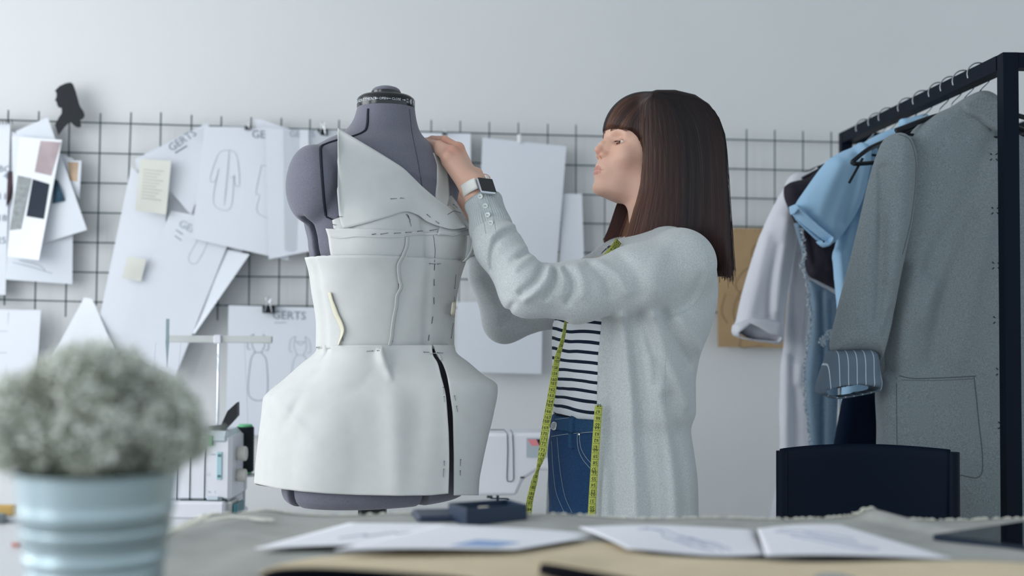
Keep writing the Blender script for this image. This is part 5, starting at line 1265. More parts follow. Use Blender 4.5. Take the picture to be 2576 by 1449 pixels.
panel('shirt_cuff', [(1990,517),(2004,519),(2040,556),(2078,588),(2091,598),(2091,608),(2082,620),(2070,618),(2040,592),(2008,560),(1994,538)], 3.09, .048, m_blue, bs_, k=.028, h=.0035, extra=openhole([(1999,529),(2040,563),(2078,595),(2086,602),(2078,614),(2068,613),(2036,589),(2006,558),(1997,541)], 3.09, .048))
panel('shirt_collar', [(2262,300),(2290,296),(2326,286),(2335,290),(2332,306),(2300,316),(2272,326),(2262,318)], 3.12, .022, m_blue, bs_, k=.02, h=.004, sm=0)
# dark blouse
dk = empty('dark_blouse', PX(2060,740,3.34)); tag(dk, 'dark brown sheer blouse between the blue and white shirts', 'blouse')
panel('blouse_body', [(1972,470),(1990,458),(2030,448),(2060,430),(2120,420),(2160,480),(2150,700),(2128,742),(2100,728),(2060,708),(2032,690),(2020,640),(1998,560),(1974,500)], 3.34, .028, m_dark, dk, k=.03, folds=[([(2060,600),(2080,680)],.007,.012),([(2100,620),(2110,700)],-.006,.010),([(2030,560),(2046,660)],-.006,.010)], h=.0045)
# grey frayed denim garment
gr = empty('frayed_denim_jacket', PX(2050,1400,3.27)); tag(gr, 'grey-blue frayed-edge denim garment behind the coat sleeve', 'jacket')
gb = panel('jacket_body', [(1996,560),(2014,560),(2022,640),(2028,700),(2060,715),(2108,745),(2112,850),(2108,1000),(2102,1130),(2100,1330),(2036,1330),(2034,1100),(2026,960),(2036,850),(2040,760),(2026,700),(2016,630)], 3.28, .018, m_chamb, gr, k=.02, folds=[([(2062,720),(2068,900),(2066,1120)],-.008,.008),([(2090,760),(2090,900)],-.005,.010)], h=.0045, sm=0)
gbb = bvh_of(gb); rz = random.Random(4); mb = MB()
edge = smoothpath(np.array([(2019,575),(2024,640),(2020,670),(2032,705),(2036,760),(2042,800),(2034,860),(2024,950),(2030,1040),(2038,1120),(2042,1200)], float), 30)
for (a, b) in edge:
    p = PX(a+rz.uniform(-2,2), b, 3.25); mb.tube([p, p+np.array([rz.uniform(-.007,.002), rz.uniform(-.006,.003), rz.uniform(-.004,.004)]), p+np.array([rz.uniform(-.010,.004), -.004, rz.uniform(-.006,.006)])], .0016, 4)
mb.build('frayed_edge', m_fray, gr)
mb = MB()
for (a, b) in smoothpath(np.array([(2100,830),(2075,850),(2068,862)], float), 12):
    for _ in range(3): p = PX(a, b, 3.24); mb.tube([p, p+np.array([rz.uniform(-.012,.006), -.006, rz.uniform(-.012,.008)])], .0018, 4)
mb.build('frayed_edge', m_fray, gr)
# white shirt
ws = empty('white_shirt', PX(1990,1400,3.5)); tag(ws, 'long white linen shirt with rolled sleeve, farthest garment on the rail', 'shirt')
panel('shirt_body', [(1962,500),(1990,440),(2040,430),(2090,400),(2150,420),(2150,700),(2100,1000),(2060,1330),(1946,1330),(1950,1240),(1962,1180),(1962,960),(1972,860),(1985,700),(1990,600)], 3.49, .03, m_wht, ws, k=.03, folds=[([(2010,640),(1998,780),(2004,900)],-.012,.016),([(2030,720),(2010,860),(2000,960)],.012,.016),([(1990,900),(1996,1050),(2000,1200)],-.008,.014),([(1975,900),(1972,1050),(1968,1200)],.006,.014)], wv=.002, h=.005)
wsl = panel('shirt_sleeve', [(1960,490),(1985,462),(2004,500),(2005,600),(1988,700),(1975,790),(1968,862),(1930,862),(1890,856),(1849,826),(1852,800),(1868,730),(1895,640),(1925,560)], 3.42, .045, m_wht, ws, k=.055, folds=[([(1968,560),(1955,660),(1945,780)],.008,.016),([(1920,600),(1900,700),(1880,790)],.004,.016),([(1950,620),(1932,720),(1928,800)],-.006,.010)], h=.0045)
panel('shirt_cuff', [(1846,818),(1868,806),(1900,800),(1940,806),(1962,815),(1966,850),(1954,863),(1900,858),(1860,850),(1845,838)], 3.40, .052, m_wht, ws, k=.03, h=.004, extra=openhole([(1852,838),(1882,815),(1905,826),(1930,841),(1958,847),(1951,858),(1900,854),(1860,847)], 3.40, .052))
# chair
m_chair = M('black_moulded_backrest', (3,18,36), .55, spec=.12, bump=(700,.06,.0005))
DCh = 2.42
chair = empty('chair', PX(2186,1500,DCh+.2)); chair.location.z = 0; ROOT[chair.name][2] = 0; tag(chair, 'black chair with curved plastic backrest in front of the hanging coat', 'chair')
zt, zb = PX(2186,1122,DCh)[2], PX(2186,1400,DCh)[2]; G = []
for i in range(24):
    v = i/23; row = []
    for j in range(40):
        u = j/39; x = PX(1972+(2392-1972)*u, 1200, DCh)[0]; y = DCh-.0+.045*(1-(2*u-1)**2)*1.0+.012*v
        e = .004*max(0, .06-v)/.06; z = zt-(zt-zb)*v-.006*(2*u-1)**2+(.0 if v > .0 else 0)
        row.append((x, y+e, z))
    G.append(row)
mb = MB(); mb.grid(np.array(G), -.012); mb.build('backrest', m_chair, chair, True)
for px_ in (1970, 2402):
    a = PX(px_, 1126, DCh); mb = MB(); mb.tube(smoothpath([(a[0],DCh+.008,zt-.012),(a[0],DCh+.01,.75),(a[0],DCh+.03,.5),(a[0],DCh+.04,.02)], 6), .0125, 12); mb.build('back_leg', m_rail, chair)
    mb = MB(); mb.tube([(a[0],DCh-.36,.48),(a[0],DCh-.40,.02)], .0125, 12); mb.build('front_leg', m_rail, chair)
c_ = PX(2186,1300,DCh); mb = MB(); mb.box((c_[0],DCh-.17,.485), (.37,.42,.03), bev=.012); mb.build('seat', m_chair, chair)
# ================================================================ cutting table in front, sewing machines behind
TZ = CAM[2]-.25
def TP(px, py, dz=0.0): return atz(px, py, TZ+dz)
m_top = M('white_table_top', (226,228,232), .4); m_leg = M('white_table_leg', (215,218,222), .5)
p_far = TP(1500,1309.5)[1]+.004
table = empty('cutting_table', (0, 1.2, 0)); tag(table, 'white cutting table in the foreground covered by grey linen', 'table')
mb = MB(); mb.box((.1, (p_far-.01+.62)/2, TZ-.0177), (2.3, p_far-.01-.62, .035), bev=.004); mb.build('table_top', m_top, table)
for x_ in (-.95,1.15):
    for y_ in (.70, p_far-.10): mb = MB(); mb.box((x_, y_, (TZ-.04)/2), (.05,.05,TZ-.04), bev=.004); mb.build('leg', m_leg, table)
m_linen = M('grey_linen_cloth', (172,174,171), .95, noise=(18,.10), bump=(420,.35,.0012), spec=.1, weave=(260,.2))
# linen: left edge runs diagonally from (530,1303) to (430,1365) and on; far edge frayed
NX, NY = 150, 70; G = np.zeros((NY, NX, 3))
pl0, pl1 = TP(530,1304), TP(425,1366); ldir = pl1-pl0; 
yF = lambda x: TP(1288+ (x/1.6)*3000, 1309)[1] if False else float(np.interp(x, [pl0[0], TP(1000,1303.5)[0], TP(1500,1308)[0], TP(2000,1312)[0], TP(2576,1317)[0]], [pl0[1], TP(1000,1303.5)[1], TP(1500,1308)[1], TP(2000,1312)[1], TP(2576,1317)[1]]))
for i in range(NY):
    v = i/(NY-1)
    for j in range(NX):
        u = j/(NX-1); y_top = 0; xr = 1.20
        yn = .60; 
        y = None
        # left edge x at this depth
        xf = pl0[0]+u*(xr-pl0[0]); yf = yF(xf); y = yf+(yn-yf)*v; tl = (pl0[1]-y)/(pl0[1]-pl1[1]); xl = pl0[0]+(pl1[0]-pl0[0])*max(tl, 0)*1.0; x = xl+(xr-xl)*u
        z = TZ+.003+.0022*math.sin(11*x+9*y)*math.sin(17*y-4*x)+.0015*math.sin(31*x-12*y)+.001
        z += .012*math.exp(-((x-TP(2225,1330)[0]-(p_far-y)*.7)/.018)**2)*max(0,1-(p_far-y)/.30)
        z += .004*math.exp(-((x-TP(620,1350)[0]+(p_far-y)*.4)/.02)**2)
        G[i,j] = (x, y, max(z, TZ+.0015))
mb = MB(); mb.grid(G, -.0012); linen = mb.build('linen_cloth', m_linen, None, True); tag(linen, 'grey linen cloth with white frayed edge spread over the table', 'cloth')
m_frg = M('cream_fringe', (226,226,216), .9); mb = MB(); rf = random.Random(8)
for j in range(1400):
    u = j/1399; k = u*(NX-1); j0 = min(int(k), NX-2); p = G[0,j0]*(1-(k-j0))+G[0,j0+1]*(k-j0)
    q = p+np.array([rf.uniform(-.004,.004), rf.uniform(.002,.010), rf.uniform(-.006,.0018)]); mb.tube([p+np.array([0,-.001,.0006]), (p+q)/2+np.array([0,0,.0012]), q], .0006, 3, cap=False)
for j in range(110):
    p = G[0, int(j/110*(NX-1))]+np.array([rf.uniform(-.004,.004), .0015, .0008]); mb.tube([p-np.array([.004,0,0]), p+np.array([0,0,.0015]), p+np.array([.004,0,-.0004])], .0014, 5)
mb.build('frayed_edge', m_frg, linen)
mb = MB()
for j in range(420):
    i = min(int(j/420*(NY-1)), NY-2); p = G[i,0]*(1-(j/420*(NY-1)-i))+G[i+1,0]*(j/420*(NY-1)-i); mb.tube([p+np.array([.003,0,.001]), p+np.array([-.008,rf.uniform(-.004,.004),rf.uniform(0,.002)]), p+np.array([-.016+rf.uniform(-.004,.006),rf.uniform(-.008,.006),-.001])], .0008, 3, cap=False)
for _ in range(8): p = TP(490,1320)+np.array([rf.uniform(0,.02), rf.uniform(-.01,.01), .004]); mb.tube([p, p+np.array([.04,rf.uniform(-.01,.01),.006]), p+np.array([.09,rf.uniform(-.02,.01),.003])], .0006, 3)
mb.build('frayed_edge', m_frg, linen)
# sheets and kraft paper
m_sk = M('sketch_paper_white', (240,242,250), .8); m_skl = M('pencil_sketch', (150,158,180), .9)
def tsheet(name, label, cat, quad, dz, mat, bend=None, thick=.0006, n=24, group=None):
    q = [TP(a, b, dz) for a, b in quad]; G_ = np.zeros((n, n, 3))
    for i in range(n):
        for j in range(n):
            u, v = j/(n-1), i/(n-1); p = (1-v)*((1-u)*q[0]+u*q[1])+v*((1-u)*q[3]+u*q[2]); p = p.copy(); p[2] = TZ+dz+(bend(u, v) if bend else 0); G_[i,j] = p
    mb = MB(); mb.grid(G_, thick); o = mb.build(name, mat, None, True); tag(o, label, cat, group); SHEETS[o.name] = G_; return o
def tink(sh, polys, w=.0010, mat=None, name='drawing'):
    G_ = SHEETS[sh.name]; n = G_.shape[0]-1; mb = MB()
    for pl_ in polys:
        P = []
        for (u, v) in smoothpath(np.array(pl_, float), 5):
            fu, fv = np.clip(u*n, 0, n-1e-6), np.clip(v*n, 0, n-1e-6); i, j = int(fv), int(fu); a, b = fv-i, fu-j
            P.append((1-a)*((1-b)*G_[i,j]+b*G_[i,j+1])+a*((1-b)*G_[i+1,j]+b*G_[i+1,j+1])+np.array([0,0,.0008]))
        mb.tube(P, w, 4)
    return mb.build(name, mat or m_skl, sh)
GS = 'fashion sketches on the table'
sa = tsheet('sketch_sheet', 'left sketch sheet on the table, lying in front of the dress form, sagging edge', 'sketch', [(880,1316),(1500,1345),(1150,1380),(640,1381)], .010, m_sk, lambda u, v: .004*math.sin(3*u), group=GS)
sa2 = tsheet('sketch_sheet', 'second sketch sheet with a blue patch, under the black box', 'sketch', [(1110,1326),(1480,1348),(1300,1378),(840,1392)], .0145, m_sk, lambda u, v: .003*math.sin(3*u+1), group=GS)
tink(sa, [[(.25,.7),(.3,.55),(.33,.62),(.38,.45),(.42,.5),(.46,.3),(.5,.34)],[(.5,.7),(.56,.5),(.62,.42),(.7,.3)]], .0007)
mb = MB(); Gs = SHEETS[sa2.name]; sub = Gs[13:21, 13:20]+np.array([0,0,.0008]); mb.grid(sub, .0003); mb.build('blue_patch', M('blue_watercolour', (150,178,220), .8), sa2)
sb = tsheet('sketch_sheet', 'middle sketch sheet with dense figure drawing, right of the black box', 'sketch', [(1455,1327),(1895,1328),(1925,1393),(1580,1388)], .011, m_sk, lambda u, v: .003*math.sin(4*u+2*v), group=GS)
tink(sb, [[(.35,.15),(.42,.3),(.40,.5),(.5,.6),(.55,.75),(.66,.85)],[(.3,.2),(.45,.22),(.5,.4),(.6,.5),(.62,.7)],[(.5,.45),(.6,.62),(.7,.7),(.72,.85)],[(.42,.5),(.5,.7),(.62,.8)],[(.55,.5),(.7,.6),(.78,.8)]], .0008)
sc_ = tsheet('sketch_sheet', 'rightmost sketch sheet, its pointed corner towards the dark tablet', 'sketch', [(1905,1331),(2115,1322),(2400,1400),(1925,1404)], .0135, m_sk, lambda u, v: .003*math.sin(3*u+v), group=GS)
tink(sc_, [[(.15,.2),(.3,.35),(.45,.5),(.6,.7),(.7,.8)],[(.25,.4),(.4,.6),(.5,.75),(.65,.85)],[(.4,.3),(.5,.5),(.66,.62)],[(.2,.15),(.5,.3),(.7,.5)]], .0008)
m_kraft = M('kraft_pattern_paper', (220,204,174), .85, noise=(20,.04)); m_kraftd = M('kraft_underside', (120,96,84), .9)
def kraft(name, label, far, near, wav, thick=.0007):
    A = smoothpath(np.array(far, float), 10); B = smoothpath(np.array(near, float), 10); n = 90; m = 26
    A = A[np.linspace(0, len(A)-1, n).round().astype(int)]; B = B[np.linspace(0, len(B)-1, n).round().astype(int)]; G_ = np.zeros((m, n, 3))
    for j in range(n):
        f, g = TP(A[j,0], A[j,1], A[j,2]), TP(B[j,0], B[j,1], B[j,2])
        for i in range(m):
            v = i/(m-1); p = f*(1-v)+g*v; p[2] = TZ+A[j,2]*(1-v)+B[j,2]*v*v*.0+B[j,2]*v**2.0+wav(j/n, v)*math.sin(math.pi*v); G_[i,j] = p
    mb = MB(); mb.grid(G_, thick); o = mb.build(name, m_kraft, None, True); tag(o, label, 'paper', 'kraft papers along the near table edge')
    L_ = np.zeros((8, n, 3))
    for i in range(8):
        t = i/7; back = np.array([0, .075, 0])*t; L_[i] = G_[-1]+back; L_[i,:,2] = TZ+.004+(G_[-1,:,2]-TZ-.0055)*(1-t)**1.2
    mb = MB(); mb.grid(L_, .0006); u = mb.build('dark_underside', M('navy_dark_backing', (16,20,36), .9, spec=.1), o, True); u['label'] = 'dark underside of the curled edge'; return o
kraft('kraft_paper', 'kraft paper sheet with a curled-up near edge, lower left of the sketches', [(656,1437,.018),(700,1422,.014),(800,1404,.010),(900,1396,.008),(1010,1390,.007),(1130,1383,.007),(1260,1381,.007),(1330,1384,.007),(1420,1369,.007),(1490,1363,.007),(1620,1372,.006)],
      [(650,1444,.024),(690,1431,.036),(760,1427,.040),(850,1429,.040),(950,1435,.038),(1060,1443,.036),(1160,1452,.034),(1300,1475,.030),(1500,1500,.022),(1650,1520,.015),(1750,1530,.012)], lambda u, v: .003*math.sin(6*u+3*v))
kraft('kraft_paper', 'broad wavy kraft paper sheet at the bottom right of the picture', [(1364,1411,.022),(1420,1398,.016),(1500,1392,.012),(1600,1394,.009),(1720,1403,.008),(1850,1408,.008),(2050,1414,.008),(2300,1412,.010),(2500,1413,.012),(2700,1425,.012)],
      [(1360,1414,.030),(1400,1418,.036),(1460,1429,.038),(1530,1443,.036),(1620,1462,.030),(1800,1500,.022),(2000,1510,.018),(2300,1520,.016),(2600,1520,.016),(2800,1520,.016)], lambda u, v: .004*math.sin(14*u+2*v))
# black boxes
def obox(name, label, quad_l, quad_r, quad_c, h, mat, cat, lidded=False):
    pass
m_box = M('dark_blue_grey_box', (34,52,76), .4, spec=.5)
root = empty('pin_box', TP(1226,1334)); tag(root, 'open dark pin box standing on the linen', 'box')
a = TP(1132,1323); b_ = TP(1205,1336); c_ = TP(1320,1328); 
cx_, cy_ = (a[0]+c_[0])/2, (b_[1]+a[1])/2+.035; w_ = (c_[0]-a[0])
Rz = lambda t: np.array([[math.cos(t),-math.sin(t),0],[math.sin(t),math.cos(t),0],[0,0,1.0]])
R_ = Rz(math.radians(28)); h_ = .023; W_, L_ = .085, .055
ctr = np.array([cx_, cy_, TZ+.004]); th = .0025
mb = MB(); mb.box(ctr+np.array([0,0,th/2]), (W_,L_,th), R_)
for (dx, dy, sx, sy) in ((0,-L_/2,W_,th),(0,L_/2,W_,th),(-W_/2,0,th,L_),(W_/2,0,th,L_)): mb.box(ctr+R_@np.array([dx,dy,h_/2]), (sx+th,sy+th*.0,h_) if sx > sy else (sx,sy+th,h_), R_, bev=.0008)
mb.build('box_tray', m_box, root)
mb = MB(); rp = random.Random(2)
mb.box(ctr+np.array([-.005,0,.016]), (.016,.010,.006), R_, bev=.002); mb.build('chalk_piece', M('tailor_chalk', (225,222,205), .7), root)
mb = MB()
for _ in range(14): p = ctr+R_@np.array([rp.uniform(-.03,.03), rp.uniform(-.018,.018), .006]); t = rp.uniform(0,3.1); mb.tube([p, p+np.array([math.cos(t)*.015, math.sin(t)*.010, .004])], .0004, 4)
mb.build('steel_pins', m_pin, root)
o = MB(); c2 = TP(1090,1322)+np.array([0,.035,0]); o.box(c2+np.array([0,0,.0065]), (.056,.07,.011), Rz(math.radians(12)), bev=.004); tag(o.build('small_case', m_box, None), 'flat dark case with pale lid left of the open pin box', 'case')
# tablet
root = empty('tablet', TP(2500,1370)); tag(root, 'dark tablet lying at the right end of the table', 'tablet'); q = [TP(2348,1352,.006), TP(2700,1300,.006), TP(2900,1380,.006), TP(2600,1388,.006)]
nrm = np.array([0,0,.0035]); V = [p-nrm for p in q]+[p+nrm for p in q]; mb = MB(); mb.add(V, [(3,2,1,0),(4,5,6,7),(0,1,5,4),(1,2,6,5),(2,3,7,6),(3,0,4,7)]); mb.build('tablet_body', M('dark_metal_tablet', (22,40,60), .35), root, False)
cq = sum(q)/4; V = [p+(cq-p)*.03+nrm+np.array([0,0,.0002]) for p in q]; V += [v+np.array([0,0,.0006]) for v in V]; mb = MB(); mb.add(V, [(3,2,1,0),(4,5,6,7),(0,1,5,4),(1,2,6,5),(2,3,7,6),(3,0,4,7)]); mb.build('tablet_screen', m_screen, root, False)
# galvanised pot with gypsophila
m_zinc = bpy.data.materials.new('brushed_zinc'); m_zinc.use_nodes = True; b0 = m_zinc.node_tree.nodes['Principled BSDF']; b0.inputs['Base Color'].default_value = lin((176,194,200)); b0.inputs['Metallic'].default_value = .75; b0.inputs['Roughness'].default_value = .38
DP = .98; pc0 = PX(247,1179,DP); Rr_ = (446-40)/2/3000*DP*.985; rim = pc0[2]; 
potr = empty('potted_flowers', (pc0[0], DP, TZ)); tag(potr, 'grey-white dried flowers in a ribbed zinc pot in the left foreground', 'potted plant')
H_ = rim-TZ-.002; prof = [(0,.002),(Rr_*.70,.002),(Rr_*.71,.006)]
for k in range(1, 60):
    t = k/59; z = .006+(H_-.006)*t; r = Rr_*(.71+.27*t)
    for zr in (.34,.48,.62,.76): r += .0013*math.exp(-((t-zr)/.030)**2)
    r += .0012*math.sin(t*70)*(.25 < t < .72)*.5
    prof.append((r, z))
prof += [(Rr_*1.0,H_-.001),(Rr_*1.0,H_+.001),(Rr_*.975,H_+.001),(Rr_*.95,H_-.010),(Rr_*.88,H_*.6),(0,H_*.6)]
mb = MB(); mb.lathe(prof, (pc0[0], DP, TZ), 72, cap=False); mb.build('zinc_pot', m_zinc, potr, True)
mb = MB(); mb.lathe([(0,H_*.88),(Rr_*.93,H_*.86)], (pc0[0], DP, TZ), 32, cap=False); mb.build('soil', M('dark_soil', (14,22,34), .95), potr)
m_stem = M('grey_green_stem', (168,174,156), .9); m_fl = M('pale_dried_blossom', (238,241,234), .9, noise=(60,.06)); m_fl2 = M('olive_grey_blossom', (176,182,164), .9)
rg = np.random.default_rng(21); VS, FS_ = [], []; mbs = MB(); base = np.array([pc0[0], DP, TZ+H_*.86])
bc0 = PX(240,1040,DP); RX, RZ_ = .0865, .052
octv = np.array([(1,0,0),(-1,0,0),(0,1,0),(0,-1,0),(0,0,1),(0,0,-1)], float); octf = [(0,2,4),(2,1,4),(1,3,4),(3,0,4),(2,0,5),(1,2,5),(3,1,5),(0,3,5)]
FV = [[],[]]; FF = [[],[]]; tips = []
outl = spl([(-40,1000),(20,950),(70,935),(120,905),(180,880),(240,872),(290,876),(330,890),(380,925),(430,945),(470,985),(500,1040),(505,1080)])
while len(tips) < 1600:
    p = bc0+np.array([rg.uniform(-.094,.092), rg.uniform(-.085,.085), rg.uniform(-.056,.058)])
    dd = p-CAM; s = dd@_f; px = IW/2+FPX*(dd@_r)/s; py = IH/2-FPX*(dd@_u)/s
    e = ((p[0]-bc0[0])/.092)**2+((p[1]-DP)/.088)**2+((p[2]-bc0[2])/.060)**2
    if py < outl(px)+2 or e > 1.12 or py > 1172 or rg.uniform() > (.22+.78*e*e) or math.sin(p[0]*95+1)+math.sin(p[2]*120+2)+math.sin(p[1]*80) < -.9 : continue
    tips.append(p)
for n_, p in enumerate(tips):
    if n_ % 5 == 0:
        a = base+np.array([(p[0]-base[0])*.35, (p[1]-DP)*.35, 0]); m_ = (a+p)/2+np.array([(p[0]-a[0])*.12,0,.006])
        mbs.tube(smoothpath([a, m_, p], 3), .00055, 3, cap=False)
    for k in range(10):
        q = p+rg.normal(size=3)*.0042; kk = 0 if rg.uniform() < .68 else 1; r = (rg.uniform(.0008,.0022) if k else rg.uniform(.0022,.0036)); b = len(FV[kk])
        FV[kk] += [tuple(q+o_*r) for o_ in octv]; FF[kk] += [tuple(i+b for i in f) for f in octf]
        if k < 3: mbs.tube([p+(p-q)*1.2+np.array([0,0,-.005]), q], .00035, 3, cap=False)
mbs.build('stems', m_stem, potr); o = mk('blossoms', FV[0], FF[0], m_fl, potr, True); o['kind'] = 'stuff'; o = mk('dry_buds', FV[1], FF[1], m_fl2, potr, True); o['kind'] = 'stuff'
# things at the far left of the table
mb = MB(); a, b = TP(-30,1262,.0)+np.array([0,.0,0]), TP(38,1262); 
yb = PX(10,1280,1.75)
q_ = TP(0,1304); mb.box((q_[0]-.008,q_[1],TZ+.009), (.055,.012,.018), bev=.002); o = mb.build('wooden_block', M('amber_wood', (214,176,104), .6), None); tag(o, 'amber wooden edge left of the zinc pot', 'block')
mb = MB(); q_ = TP(0,1311); mb.box((q_[0]-.012,q_[1],TZ+.003), (.09,.02,.006), bev=.001); o = mb.build('ruler', M('clear_white_ruler', (222,226,232), .3), None); tag(o, 'pale ruler lying left of the zinc pot', 'ruler')
mb = MB()
for k in range(22): p = np.array([q_[0]-.02+k*.0016, q_[1]+.004, TZ+.0063]); mb.box(p, (.0004,.009,.0006))
mb.build('ruler_marks', m_ink, o)
mb = MB(); mb.lathe([(0,0),(.007,0),(.008,.004),(.007,.012),(0,.013)], TP(0,1316), 16); tag(mb.build('thimble', M('grey_metal', (130,138,140), .3, metal=.8), None), 'small grey thimble beside the pot', 'thimble')
mb = MB(); mb.tube([TP(32,1376)+np.array([0,0,.003]), TP(47,1378)+np.array([0,0,.003])], .0024, 8); tag(mb.build('red_chalk', M('dull_red', (190,120,112), .7), None), 'short dull red crayon beside the pot', 'crayon')

# ---------------------------------------------------------------- desk by the wall with the two machines
DZ = .55; m_mach = M('white_machine_plastic', (226,228,236), .35, spec=.5); m_mach2 = M('pale_grey_machine_plastic', (196,208,216), .35); m_teal = M('teal_plastic', (60,118,130), .4); m_line = M('dark_gap', (30,58,62), .6)
desk = empty('sewing_desk', wallxy(-1.1,0,.45)); tag(desk, 'white sewing desk against the wall under the papers', 'desk'); Rw2 = np.stack([EX, -WN, (0,0,1.0)], 1)
mb = MB(); mb.box(wallxy(-1.15, DZ-.018, .47), (2.6,.86,.036), Rw2, bev=.003); mb.build('desk_top', m_top, desk)
for x_ in (-2.3,.08):
    for o_ in (.12,.82): mb = MB(); mb.box(wallxy(x_, (DZ-.036)/2, o_), (.045,.045,DZ-.036), Rw2); mb.build('leg', m_leg, desk)
# sewing machine
DS = 3.35; sx = lambda px: PX(px,1200,DS)[0]; szz = lambda py: PX(1280,py,DS)[2]
sm_ = empty('sewing_machine', (sx(1300), DS, DZ)); tag(sm_, 'white sewing machine on the desk between dress form and woman', 'sewing machine')
def extr(name, pts, D0, D1, mat, par, bev=.004):
    P = [(PX(a, b, DS)[0], PX(a, b, DS)[2]) for a, b in pts]; n = len(P); V = [(x, D0, z) for x, z in P]+[(x, D1, z) for x, z in P]
    o = mk(name, V, [tuple(range(n)), tuple(range(2*n-1, n-1, -1))]+[(i, i+n, (i+1)%n+n, (i+1)%n) for i in range(n)], mat, par, False)
    bm_ = o.modifiers.new('b', 'BEVEL'); bm_.width = bev; bm_.segments = 3; bm_.limit_method = 'ANGLE'; o.data.polygons.foreach_set('use_smooth', [True]*len(o.data.polygons))
    try: o.data.set_sharp_from_angle(angle=math.radians(50))
    except Exception: pass
    return o
extr('machine_head', [(1180,1084),(1500,1082),(1530,1092),(1530,1325),(1430,1325),(1430,1200),(1400,1178),(1350,1176),(1315,1200),(1300,1236),(1292,1238),(1205,1238),(1180,1230)], DS-.075, DS+.075, m_mach, sm_, .010)
extr('machine_base', [(1140,1325),(1540,1325),(1540,1391),(1140,1391)], DS-.09, DS+.09, m_mach, sm_, .008)
mb = MB(); f = lambda a, b: np.array([PX(a, b, DS-.0755)[0], DS-.0765, PX(a, b, DS-.0755)[2]])
mb.tube([f(1232,1081),(f(1268,1081)),f(1276,1090),f(1277,1130),f(1275,1205),f(1277,1211),f(1288,1211),f(1292,1204),f(1291,1130),f(1289,1088),f(1284,1081)], .0011, 5); mb.build('panel_gap', m_line, sm_)
mb = MB(); mb.box(f(1351,1126)+np.array([.0,0,0]), (.058,.002,.052)); mb.build('stitch_chart', M('chart_grey', (176,188,196), .6), sm_)
mb = MB(); p = [f(1327,1105),f(1350,1105),f(1357,1121),f(1337,1121)]; mb.add([q_-np.array([0,.0016,0]) for q_ in p]+[q_ for q_ in p], [(0,1,2,3),(7,6,5,4),(0,4,5,1),(1,5,6,2),(2,6,7,3),(3,7,4,0)]); mb.build('chart_mark', M('coral_mark', (228,140,148), .6), sm_, False)
mb = MB(); p = [f(1349,1105),f(1361,1105),f(1361,1120),f(1356,1119)]; mb.add([q_-np.array([0,.0016,0]) for q_ in p]+[q_ for q_ in p], [(0,1,2,3),(7,6,5,4),(0,4,5,1),(1,5,6,2),(2,6,7,3),(3,7,4,0)]); mb.build('chart_mark', m_black, sm_, False)
mb = MB(); mb.box(f(1314,1201), (.011,.003,.004)); mb.build('thread_cutter', m_black, sm_)
mb = MB(); nx = PX(1252,1250,DS-.03); zt_ = nx[2]
mb.tube([(nx[0],DS-.03,szz(1222)),(nx[0],DS-.03,szz(1282))], .0040, 10); mb.tube([(nx[0]-.020,DS-.035,szz(1250)),(nx[0]+.026,DS-.035,szz(1251))], .0022, 8); mb.lathe([(0,-.004),(.0042,-.002),(.0042,.002),(0,.004)], (nx[0]+.028,DS-.035,szz(1253)), 12); mb.box((nx[0]-.022,DS-.035,szz(1246)), (.016,.01,.006), Rz(0)); mb.build('needle_bar', m_line, sm_)
mb = MB(); mb.box((nx[0]+.010,DS-.035,szz(1229)), (.022,.012,.014), bev=.002); mb.build('needle_clamp', M('grey_clamp', (170,168,172), .4), sm_)
mb = MB(); mb.box((nx[0],DS-.03,szz(1284)), (.016,.03,.004)); mb.tube([(nx[0],DS-.03,szz(1282)),(nx[0],DS-.03,szz(1324))], .0012, 6); mb.build('presser_foot', m_chrome, sm_)
# serger
DG = 3.15; gx = lambda px, py=1200, D=DG: PX(px, py, D)[0]; gz = lambda py, D=DG: PX(500, py, D)[2]
sg = empty('overlock_machine', (gx(470), DG+.05, DZ)); tag(sg, 'white overlock machine half hidden behind the flower bush', 'overlock machine')
def gbox(name, x0, y0, x1, y1, d0, d1, mat, bev=.004): mb = MB(); mb.box(((gx(x0)+gx(x1))/2, DG+(d0+d1)/2, (gz(y0)+gz(y1))/2), (gx(x1)-gx(x0), d1-d0, gz(y0)-gz(y1)), bev=bev); return mb.build(name, mat, sg)
gbox('machine_body', 300, 1092, 582, 1262, 0, .20, m_mach, .010); gbox('machine_cap', 310, 1084, 576, 1118, -.006, .15, m_mach2, .012); gbox('machine_base', 290, 1259, 572, 1302, -.03, .22, m_mach, .006)
mb = MB(); mb.box(((gx(430)), DG+.10, (gz(1302)+DZ)/2), (gx(580)-gx(280), .24, gz(1302)-DZ), bev=.005); mb.build('machine_foot', m_mach, sg)
gbox('corner_foot', 555, 1262, 585, 1302, .0, .08, M('warm_grey_plastic', (196,198,196), .4), .003); gbox('end_cap', 588, 1268, 596, 1301, .0, .09, m_teal, .002)
for x_, y1 in ((478,1258),(515,1258),(445,1258),(410,1258)): gbox('thread_slot', x_-1, 1120, x_+1, y1, -.002, .01, m_line, 0)
gbox('seam_gap', 455, 1258, 572, 1260, -.002, .01, m_line, 0)
for x_, c in ((417,(222,150,90)),(452,(90,130,180)),(490,(176,150,152)),(527,(70,160,96))): gbox('tension_mark', x_-7, 1094, x_+7, 1120, -.009, .0, M('tension_colour', c, .5), .001)
for y_, r_ in ((1146,19),(1202,17)):
    mb = MB(); rr = r_/3000*DG; mb.lathe([(rr*.8,0),(rr*.85,.012),(rr,.014),(rr,.030),(rr*.9,.034),(0,.034)], (gx(574), DG+.06, gz(y_)), 24, (1,0,0)); mb.build('tension_knob', M('cream_knob', (208,206,200), .4), sg)
